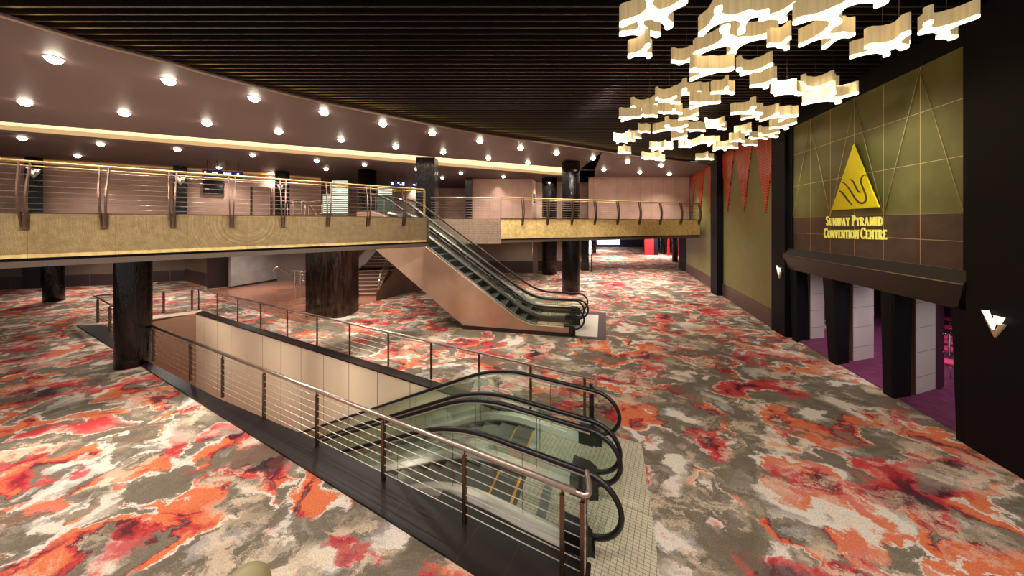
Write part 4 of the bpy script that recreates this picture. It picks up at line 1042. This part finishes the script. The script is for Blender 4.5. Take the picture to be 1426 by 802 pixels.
# C: right of the cove end
rp = edge[k828:]
rp = rp+[V2(16, rp[-1].y+2)]
m = MB(); vs = []
for p in rp: vs += [(p.x, p.y, ZC), (p.x, 36, ZC), (p.x, p.y, ZC+.1), (p.x, 36, ZC+.1)]
fs = []
for i in range(len(rp)-1):
    o = i*4; fs += [(o, o+4, o+5, o+1), (o+2, o+3, o+7, o+6), (o, o+2, o+6, o+4)]
m.add(vs, fs); struct(m.build('ceiling_right', M_soffit))
ex = rp[0]
flat([cu[-1], V2(ex.x, cu[-1].y), V2(ex.x, 36), V2(cl[-1].x, 36), cl[-1]], ZC, ZC+.1, 'ceiling_joint', M_soffit)
flat([cl[0], cl[1], cl[2], cl[3], V2(cl[3].x, 36), V2(-60, 36), V2(-60, -3), V2(-20, -3)], ZC, ZC+.1, 'ceiling_back', mat('shaded mauve ceiling', (78, 54, 56), .6))  # weaker light away from the curved edge put into a darker ceiling colour
# cove slot
poly = cu+cl[::-1]
flat(poly, ZC+.30, ZC+.34, 'ceiling_cove', M_cove)
m = MB()
for a, b in zip(cl[:-1], cl[1:]): m.slab(a, b, ZC+.1, ZC+.3, .03)
for a, b in zip(cu[:-1], cu[1:]): m.slab(b, a, ZC+.1, ZC+.3, .03)
struct(m.build('trim_cove', mat('cove side paint', (226, 208, 176), .6)))
# curved edge lip, light put into its pale colour, and the warm tube above
m = MB(); m.tube([(p.x, p.y, ZC+.03) for p in edge], .03, 6); struct(m.build('trim_edge', mat('lit soffit lip', (200, 170, 140), .5)))
m = MB(); pe_ = [(p.x-.35*(edge[min(i+1, len(edge)-1)]-edge[max(i-1, 0)]).normalized().y, p.y+.35*(edge[min(i+1, len(edge)-1)]-edge[max(i-1, 0)]).normalized().x, ZC+.16) for i, p in enumerate(edge)]
m.tube(pe_, .03, 6)
tag(m.build('cove_light', mat('warm cove tube', (255, 220, 150), .5, emit=(255, 206, 120), es=7), loc=pe_[8]), 'warm light strip hidden along the curved ceiling edge, glowing between the slats', 'strip light')
# slats
def xmin(Y):
    for i in range(len(edge)-1):
        if edge[i].y <= Y <= edge[i+1].y:
            u_ = (Y-edge[i].y)/(edge[i+1].y-edge[i].y); return edge[i].x+(edge[i+1].x-edge[i].x)*u_-1.3
    return -11 if Y < 6 else 13
def xmax(Y):
    if Y < PA.y: return PA.x-.256*(PA.y-Y)-.02
    return W2.x+(W0.x-W2.x)*(Y-W2.y)/(W0.y-W2.y)-.02
m = MB(); Y = 1.2
while Y < 21:
    a, b = xmin(Y), xmax(Y)
    if b > a+.2:
        m.prism([(a, Y), (b, Y), (b, Y+.05), (a, Y+.05)], 8.32, 8.55, 0)
        m.prism([(a, Y-.006), (b, Y-.006), (b, Y+.03), (a, Y+.03)], 8.30, 8.32, 1)
    Y += .2115
struct(m.build('ceiling_slats', [M_slat, M_slatb]))
flat([V2(-14, -3), V2(16, -3), V2(16, 24), V2(-14, 24)], 8.95, 9.0, 'ceiling', M_void)

# ================================================================ downlights
rows = [
 ('in the row nearest the curved ceiling edge', [(-60, 42), (75, 81), (235, 112), (354, 136), (451, 156), (533, 172), (602, 185), (668, 196), (725, 206), (775, 213), (826, 220), (874, 225), (921, 230)]),
 ('in the second row from the curved edge', [(-110, 123), (35, 142), (173, 157), (288, 171), (388, 183), (475, 194), (551, 204), (617, 211.5), (680, 220), (735, 226), (841, 236), (891, 239.5), (932, 242)]),
 ('in the row just behind the glowing cove', [(31, 192), (140, 200), (247, 207.5), (352, 215.5), (441, 223.5), (507.5, 229), (580, 235), (642, 241), (701, 245.5), (757, 251)]),
 ('in the rearmost row near the upstairs wall', [(108, 216.5), (305, 233), (454, 235), (378, 240.5), (435.8, 247.5), (576, 262), (616, 247), (629, 265)])]
M_trim = mat('downlight trim', (230, 220, 210), .4)
root = None
ordw = ['first', 'second', 'third', 'fourth', 'fifth', 'sixth', 'seventh', 'eighth', 'ninth', 'tenth', 'eleventh', 'twelfth', 'thirteenth']
def mk_down(c, label):
    t = thing('downlight', label, 'downlight', c, 'recessed downlights in the mauve ceiling')
    return t
base = None
for ri, (rl, lst) in enumerate(rows):
    lst = sorted(lst); vis = 0
    for (px, py) in lst:
        zz = ZC-.004
        c = F(px, py, zz)
        if px < 0:
            lab = None
        else: lab = 'bright round recessed downlight, %s from the left %s' % (ordw[vis], rl); vis += 1
        if lab:
            if base is None:
                base = mk_down(c, lab)
                m = MB(); m.tube([(c.x+.15*math.cos(k*math.pi/10), c.y+.15*math.sin(k*math.pi/10), zz) for k in range(20)], .014, 6, close=True); m.build('trim_ring', M_trim, base)
                m = MB(); m.lathe((c.x, c.y), [(.02, zz-.12), (.08, zz-.10), (.12, zz-.055), (.135, zz-.002)], 16); m.build('lamp', M_emis_w, base)
            else:
                r_ = copy_tree(base, c); r_['label'] = lab
                if ri >= 2: r_.scale = (.95, .95, 1)
        li = bpy.data.lights.new('downlight_beam', 'SPOT'); lo = bpy.data.objects.new('downlight_beam', li); COL.objects.link(lo)
        lo.location = (c.x, c.y, zz-.16); li.energy = (900, 700, 520, 520)[ri]; li.spot_size = math.radians(125); li.spot_blend = 1.0; li.shadow_soft_size = .12; li.color = (1, .90, .80)

# ================================================================ pendants
def outline(nodes, edges, rad, k=.055, res=.03):
    """soft union of capsules -> closed contours"""
    xs = [n[0] for n in nodes]; ys = [n[1] for n in nodes]; pad = rad*1.9+.1
    X = np.arange(min(xs)-pad, max(xs)+pad, res); Yv = np.arange(min(ys)-pad, max(ys)+pad, res)
    gx, gy = np.meshgrid(X, Yv); acc = np.zeros_like(gx)
    for a, b in edges:
        ax, ay = nodes[a][:2]; bx, by = nodes[b][:2]; ra = nodes[a][2] if len(nodes[a]) > 2 else rad; rb = nodes[b][2] if len(nodes[b]) > 2 else rad
        dx, dy = bx-ax, by-ay; L2 = dx*dx+dy*dy+1e-9
        t = np.clip(((gx-ax)*dx+(gy-ay)*dy)/L2, 0, 1); w_ = (2*t-1)**2
        r = (ra*(1-t)+rb*t)*(0.42+.30*w_)
        d = np.hypot(gx-ax-t*dx, gy-ay-t*dy)-r; acc += np.exp(-d/k)
    sd = -k*np.log(acc+1e-12)+k*.0
    segs = {}
    H, Wd = sd.shape
    def ip(i, j, i2, j2):
        a, b = sd[i, j], sd[i2, j2]; t = a/(a-b); return (round(X[j]+(X[j2]-X[j])*t, 5), round(Yv[i]+(Yv[i2]-Yv[i])*t, 5))
    for i in range(H-1):
        for j in range(Wd-1):
            c = (sd[i, j] < 0, sd[i, j+1] < 0, sd[i+1, j+1] < 0, sd[i+1, j] < 0)
            if all(c) or not any(c): continue
            cs = [(i, j), (i, j+1), (i+1, j+1), (i+1, j)]; pts = []
            for e in range(4):
                if c[e] != c[(e+1) % 4]:
                    p = ip(*cs[e], *cs[(e+1) % 4]); pts.append((p, c[e]))
            # orient: leaving edge (inside->outside) to entering
            if len(pts) >= 2:
                out_ = [p for p, ins in pts if ins]; in_ = [p for p, ins in pts if not ins]
                for o_, i_ in zip(out_, in_): segs[o_] = i_
    loops = []
    while segs:
        st_, nx = segs.popitem(); lp = [st_, nx]
        while nx in segs: nx = segs.pop(nx); lp.append(nx)
        loops.append(lp[:-1] if lp[0] == lp[-1] else lp)
    lp = max(loops, key=len)
    cx = sum(p[0] for p in lp)/len(lp); cy = sum(p[1] for p in lp)/len(lp)
    for _ in range(2): lp = [((lp[i-1][0]+2*lp[i][0]+lp[(i+1) % len(lp)][0])/4, (lp[i-1][1]+2*lp[i][1]+lp[(i+1) % len(lp)][1])/4) for i in range(len(lp))]
    x0 = min(p[0] for p in lp); x1 = max(p[0] for p in lp); y0_ = min(p[1] for p in lp); y1_ = max(p[1] for p in lp); s = x1-x0
    return [((p[0]-(x0+x1)/2)/s, (p[1]-(y0_+y1_)/2)/s*1.3) for p in lp]
SH = {
 'Y': outline([(0, 0), (-.5, .22), (.5, .3), (.05, -.5)], [(0, 1), (0, 2), (0, 3)], .15),
 'bar': outline([(-.75, -.1), (-.3, .12), (.15, -.05), (.75, .15)], [(0, 1), (1, 2), (2, 3)], .13),
 'wave': outline([(-.9, -.3), (-.45, .02), (0, -.08), (.45, .2), (.95, .3), (.15, -.5)], [(0, 1), (1, 2), (2, 3), (3, 4), (2, 5)], .13),
 'X': outline([(-.12, 0), (.2, 0), (-.6, .4), (-.5, -.45), (.75, .3), (.45, -.42)], [(0, 1), (0, 2), (0, 3), (1, 4), (1, 5)], .14),
 'tri': outline([(0, -.35), (-.42, .25), (.42, .25), (0, .05)], [(0, 3), (1, 3), (2, 3)], .16),
 'T': outline([(-.6, .1), (0, 0), (.6, .15), (-.25, -.4)], [(0, 1), (1, 2), (1, 3)], .13),
 'knob': outline([(-.8, -.25), (-.35, 0), (.1, -.05), (.5, -.2), (.85, -.1), (-.25, .45), (.45, .35), (.1, -.5)], [(0, 1), (1, 2), (2, 3), (3, 4), (1, 5), (2, 6), (2, 7)], .12),
 'U': outline([(-.55, .45), (-.4, -.05), (.3, -.1), (.6, .5), (-.6, -.4), (.75, -.15)], [(0, 1), (1, 2), (2, 3), (1, 4), (2, 5)], .14),
}
SH['ring'] = SH['X']
def pend_sides():
    m, nt, b = nodes_of('translucent pendant side')
    b.inputs['Base Color'].default_value = lin((226, 196, 150)); b.inputs['Roughness'].default_value = .5
    b.inputs['Emission Color'].default_value = lin((206, 164, 108)); b.inputs['Emission Strength'].default_value = .34
    geo = N(nt, 'ShaderNodeNewGeometry'); mp = nt.nodes.new('ShaderNodeMapping'); mp.inputs['Scale'].default_value = (1, 1, .03); nt.links.new(geo.outputs['Position'], mp.inputs[0])
    n = N(nt, 'ShaderNodeTexNoise', Scale=22.0, Detail=4.0); nt.links.new(mp.outputs[0], n.inputs['Vector'])
    r = ramp(nt, [(.3, (204, 180, 130)), (.7, (226, 204, 154))]); nt.links.new(n.outputs['Fac'], r.inputs['Fac']); nt.links.new(r.outputs['Color'], b.inputs['Base Color']); nt.links.new(r.outputs['Color'], b.inputs['Emission Color'])
    return m
M_pside = pend_sides(); M_pglow = mat('pendant glow', (255, 250, 235), .5, emit=(255, 236, 196), es=3.2)
# px, py of the underside centre, width in px, shape, turn (deg), flip
PEND = [(915, 20, 80, 'X', 10, 1), (897, 40, 60, 'T', 0, 1), (896, 72, 34, 'tri', 0, 1), (1021, 30, 74, 'U', -8, 1), (1021, 60, 84, 'X', 5, -1), (1091, 18, 41, 'tri', 8, 1), (1165, 14, 72, 'Y', 0, 1),
 (1154, 54, 53, 'U', 5, 1), (1093, 61, 38, 'T', 12, 1), (956, 86, 42, 'bar', -12, 1), (983, 104, 57, 'T', 0, -1), (1055, 100, 66, 'wave', -4, 1), (1067, 117, 28, 'tri', 10, 1), (1012, 127, 34, 'T', 0, 1),
 (1229, 70, 50, 'X', 0, 1), (1252, 58, 62, 'T', 0, 1), (1318, 40, 88, 'wave', 0, 1), (1096, 130, 52, 'bar', 0, 1), (1136, 124, 56, 'knob', 0, 1), (1160, 138, 50, 'X', 0, 1),
 (961, 133, 44, 'U', 5, 1), (932, 140, 44, 'wave', 0, 1), (976, 147, 40, 'T', 0, -1), (903, 152, 54, 'wave', 0, 1), (940, 156, 28, 'T', 0, 1), (875, 166, 30, 'T', 0, -1), (905, 162, 24, 'bar', 0, 1),
 (964, 163, 27, 'tri', 0, 1), (937, 180, 42, 'X', 0, 1), (897, 184, 19, 'bar', 0, 1), (868, 197, 31, 'knob', 0, 1), (884, 192, 22, 'bar', 10, 1), (871, 212, 19, 'T', 0, 1), (950, 192, 22, 'tri', 0, 1), (956, 204, 18, 'T', 0, 1),
 (969, 182, 30, 'bar', 0, 1), (998, 177, 40, 'wave', 0, 1), (1048, 155, 46, 'T', 0, 1), (1056, 162, 34, 'X', 0, -1), (1086, 164, 38, 'U', 0, 1), (1094, 176, 28, 'Y', 0, 1), (1038, 185, 20, 'tri', 0, 1), (1072, 188, 40, 'wave', 0, 1), (1056, 193, 30, 'bar', 0, 1),
 (984, 200, 30, 'U', 0, 1), (1008, 207, 36, 'knob', 0, 1), (1030, 196, 22, 'T', 0, 1), (1044, 202, 24, 'bar', 0, 1), (919, 208, 34, 'knob', 0, 1), (911, 221, 42, 'wave', 3, 1), (985, 221, 26, 'T', 0, 1), (1229, -10, 60, 'tri', 0, 1)]
placed = []
rnd = random.Random(3)
order = sorted([p for p in PEND if p[1] > 0], key=lambda p: p[1])
bands = [(-100, 48, 'front band of the chandelier'), (48, 95, 'second band from the front'), (95, 145, 'third band from the front'), (145, 170, 'fourth band from the front'), (170, 190, 'fifth band from the front'), (190, 205, 'sixth band from the front'), (205, 300, 'rearmost band near the bridge')]
def plabel(p):
    for lo, hi, nm in bands:
        if lo <= p[1] < hi:
            row = sorted([r for r in PEND if lo <= r[1] < hi and r[1] > 0]); k = row.index(p) if p in row else 0
            return 'glowing cloud-shaped pendant, %s from left in the %s' % (ordw[k], nm)
for i, p in enumerate(PEND):
    px, py, w, shp, rot, fl = p
    for zb in (7.15, 7.5, 6.8, 7.75, 6.5):
        zb += rnd.uniform(-.03, .03); c = F(px, py, zb); W_ = w/FPX*c.y; hx, hy = W_*.52, W_*.42
        if not any(abs(c.x-q[0]) < hx+q[3] and abs(c.y-q[1]) < hy+q[4] and abs(zb-q[2]) < .31 for q in placed): break
    placed.append((c.x, c.y, zb, hx, hy))
    ol = SH[shp]; a = math.radians(rot); pts = []
    for x, y in ol:
        y *= fl; pts.append((c.x+(x*math.cos(a)-y*math.sin(a))*W_, c.y+(x*math.sin(a)+y*math.cos(a))*W_))
    lab = plabel(p) if py > 0 else 'glowing cloud-shaped pendant lamp cut by the top edge of the frame near the dark pillar'
    t = thing('pendant_lamp', lab, 'pendant lamp', (c.x, c.y, zb), 'cloud-shaped pendants')
    h = .27
    ar = sum(pts[i_][0]*pts[(i_+1) % len(pts)][1]-pts[(i_+1) % len(pts)][0]*pts[i_][1] for i_ in range(len(pts)))
    if ar < 0: pts = pts[::-1]
    k = len(pts); m = MB(); vs = [(x, y, zb) for x, y in pts]+[(x, y, zb+h) for x, y in pts]
    m.add(vs, [(j, (j+1) % k, k+(j+1) % k, k+j) for j in range(k)], 0, True); m.add(vs[k:], [tuple(range(k))])
    m.build('shade', M_pside, t)
    m = MB(); ctr = (c.x, c.y)
    # slightly rounded glowing underside
    vs = [(x, y, zb+.03) for x, y in pts]+[(x, y, zb-.012) for x, y in pts]
    m.add(vs, [tuple(range(2*k-1, k-1, -1))]+[(j, k+j, k+(j+1) % k, (j+1) % k)[::-1] for j in range(k)]); m.build('diffuser', M_pglow, t)
    m = MB(); m.tube([(c.x, c.y, zb+h), (c.x, c.y, 8.5)], .004, 4); m.build('suspension_wire', M_steel_d, t)

# ================================================================ pennants on the olive wall
M_pen = tiled('orange red mosaic', (206, 62, 36), (96, 26, 20), .17, .11, .03, .4, yaw=math.atan2(W0.y-W2.y, W0.x-W2.x), noise=((214, 90, 44), 1.2))
wd_ = (W0-W2).normalized(); wl = Vector((-wd_.y, wd_.x, 0))
nm_ = ['nearest the far portal pillar', 'second from the far portal pillar', 'third, just right of the slim black pillar', 'just left of the slim black pillar', 'second left of the slim black pillar', 'furthest, beside the bridge end']
for i, (tp, ty, hw, ztop) in enumerate([(1065.7, 296, 15.7, 8.3), (1035.5, 295, 12.6, 8.3), (1012.7, 295.5, 9.6, 8.3), (988.8, 296, 6.6, 8.2), (975, 294, 6, 8.1), (963.3, 298, 4.6, 8.0)]):
    A_, B_ = W2+wl*.05, W0+wl*.05
    c = onl(tp, A_, B_); l, r = onl(tp-hw, A_, B_), onl(tp+hw, A_, B_); zt_ = zat(ty, c.y)
    # straight-sided inverted triangle with its own thickness
    hwid = (l-r).length/2; cc = c
    pts = [Vector((c.x, c.y, zt_)), Vector((r.x, r.y, ztop)), Vector((l.x, l.y, ztop))]
    m = MB(); m.add(pts+[p-wl*.05 for p in pts], [(0, 1, 2), (5, 4, 3), (0, 3, 4, 1), (1, 4, 5, 2), (2, 5, 3, 0)])
    tag(m.build('wall_pennant', M_pen, loc=pts[0]), 'red mosaic inverted triangle on the olive wall, '+nm_[i], 'wall ornament')

# ================================================================ rounded object at the bottom edge
c = F(342, 875); 
c = Vector(((340-CX)/FPX*3.36, 3.36, 0))
t = thing('round_stool', 'rounded olive grey top of a low object cut by the bottom edge of the frame', 'stool', c)
m = MB(); m.lathe((c.x, c.y), [(.19, .05), (.20, .35)]+[(.235*math.cos(k/8*1.45), .36+.24*math.sin(k/8*1.45)) for k in range(9)], 32); m.build('dome_top', mat('olive grey shell', (150, 138, 100), .5), t)
m = MB(); m.lathe((c.x, c.y), [(.16, 0), (.16, .06)], 24); m.build('foot', M_blackp, t)

# ================================================================ lights
def spot(loc, e, size=130, rad=.3, col=(1, .92, .84), target=None, blend=1.0, name='unseen_spot'):
    li = bpy.data.lights.new(name, 'SPOT'); lo = bpy.data.objects.new(name, li); COL.objects.link(lo); lo.location = loc
    li.energy = e; li.spot_size = math.radians(size); li.spot_blend = blend; li.shadow_soft_size = rad; li.color = col
    if target is not None: lo.rotation_euler = (Vector(target)-Vector(loc)).to_track_quat('-Z', 'Y').to_euler()
    return lo
# unseen fill spots added above and behind the camera to brighten the hall
for x, y in ((-7, 1.5), (-3.5, 2.2), (0, 1.5), (3.5, 2.2), (7, 1.5), (-7, -2), (0, -2.5), (6, -2)):
    spot((x, y, 8.2), 800, 140, .35)
# unseen spots added to brighten under the slab, bridge and in the far hall
for x, y in ((-14, 13), (-20, 17), (-26, 19), (-9.5, 16.5), (-4, 21), (1, 24.5), (-16, 20), (-8, 22.5)):
    spot((x, y, 3.35), 900, 155, .15)
for x, y in ((6, 30), (6, 38), (6, 48), (12, 30), (12, 38), (13, 48), (19, 40)):
    spot((x, y, 3.5), 4000, 160, .3, (1, .92, .88))
for x, y in ((2, 19.5), (6, 21), (10, 22.5), (6, 25), (11, 26)): spot((x, y, 3.2), 1000, 160, .2, (1, .92, .86))
# upstairs corridor
for x, y in ((-2, 25), (8, 24), (12, 24), (-8, 28), (-14, 22), (-22, 17), (-26, 14.5), (3, 25.5)):
    spot((x, y, 7.9), 260, 120, .12)
spot((-1.2, 26.1, 7.9), 160, 80, .08, target=(-1.2, 26.6, 5))
# unseen spots added inside the void to brighten its cream wall
for s_ in (4, 8, 12, 16): p = L(s_, 1.8, -.6); spot((p.x, p.y, p.z), 60, 160, .3, target=L(s_, -.1, -1.6))
# portal: room light, door heads
spot((12.5, 9, 3.1), 160, 150, .2, (1, .86, .95)); spot((13.5, 12, 3.1), 160, 150, .2, (1, .86, .95)); spot((11, 6.5, 3.1), 120, 150, .2, (1, .9, .92))
for x, y in ((10.9, 12.0), (10.6, 10), (10.3, 8.2)): spot((x, y, 2.9), 110, 150, .1, (1, .95, .94))
# unseen spots added to brighten the two gold fascias
for x, y, tx, ty, e in ((-5.5, 1.5, -9.5, 6.5, 1500), (-2.5, 4.5, -7.5, 8.6, 1500), (.5, 6.5, -4.5, 11.4, 1700), (3, 9, 3, 17.5, 1500), (6, 10, 9, 19.5, 1500)):
    spot((x, y, 8.15), e, 75, .2, target=(tx, ty, 4))
# unseen washer spots added to brighten the sign wall
spot((5.5, 6.5, 7.6), 700, 70, .15, (1, .97, .84), target=(9.8, 9.0, 4.6))
spot((6.2, 9.8, 7.6), 450, 70, .15, (1, .97, .84), target=(10.6, 13.5, 3.6))
w = bpy.data.worlds.new('world'); scene.world = w; w.use_nodes = True
bg = w.node_tree.nodes['Background']; bg.inputs[0].default_value = (1, .93, .88, 1); bg.inputs[1].default_value = .45
vs_ = scene.view_settings; vs_.view_transform = 'Standard'; vs_.look = 'None'; vs_.gamma = 1; vs_.use_curve_mapping = False; vs_.exposure = .0
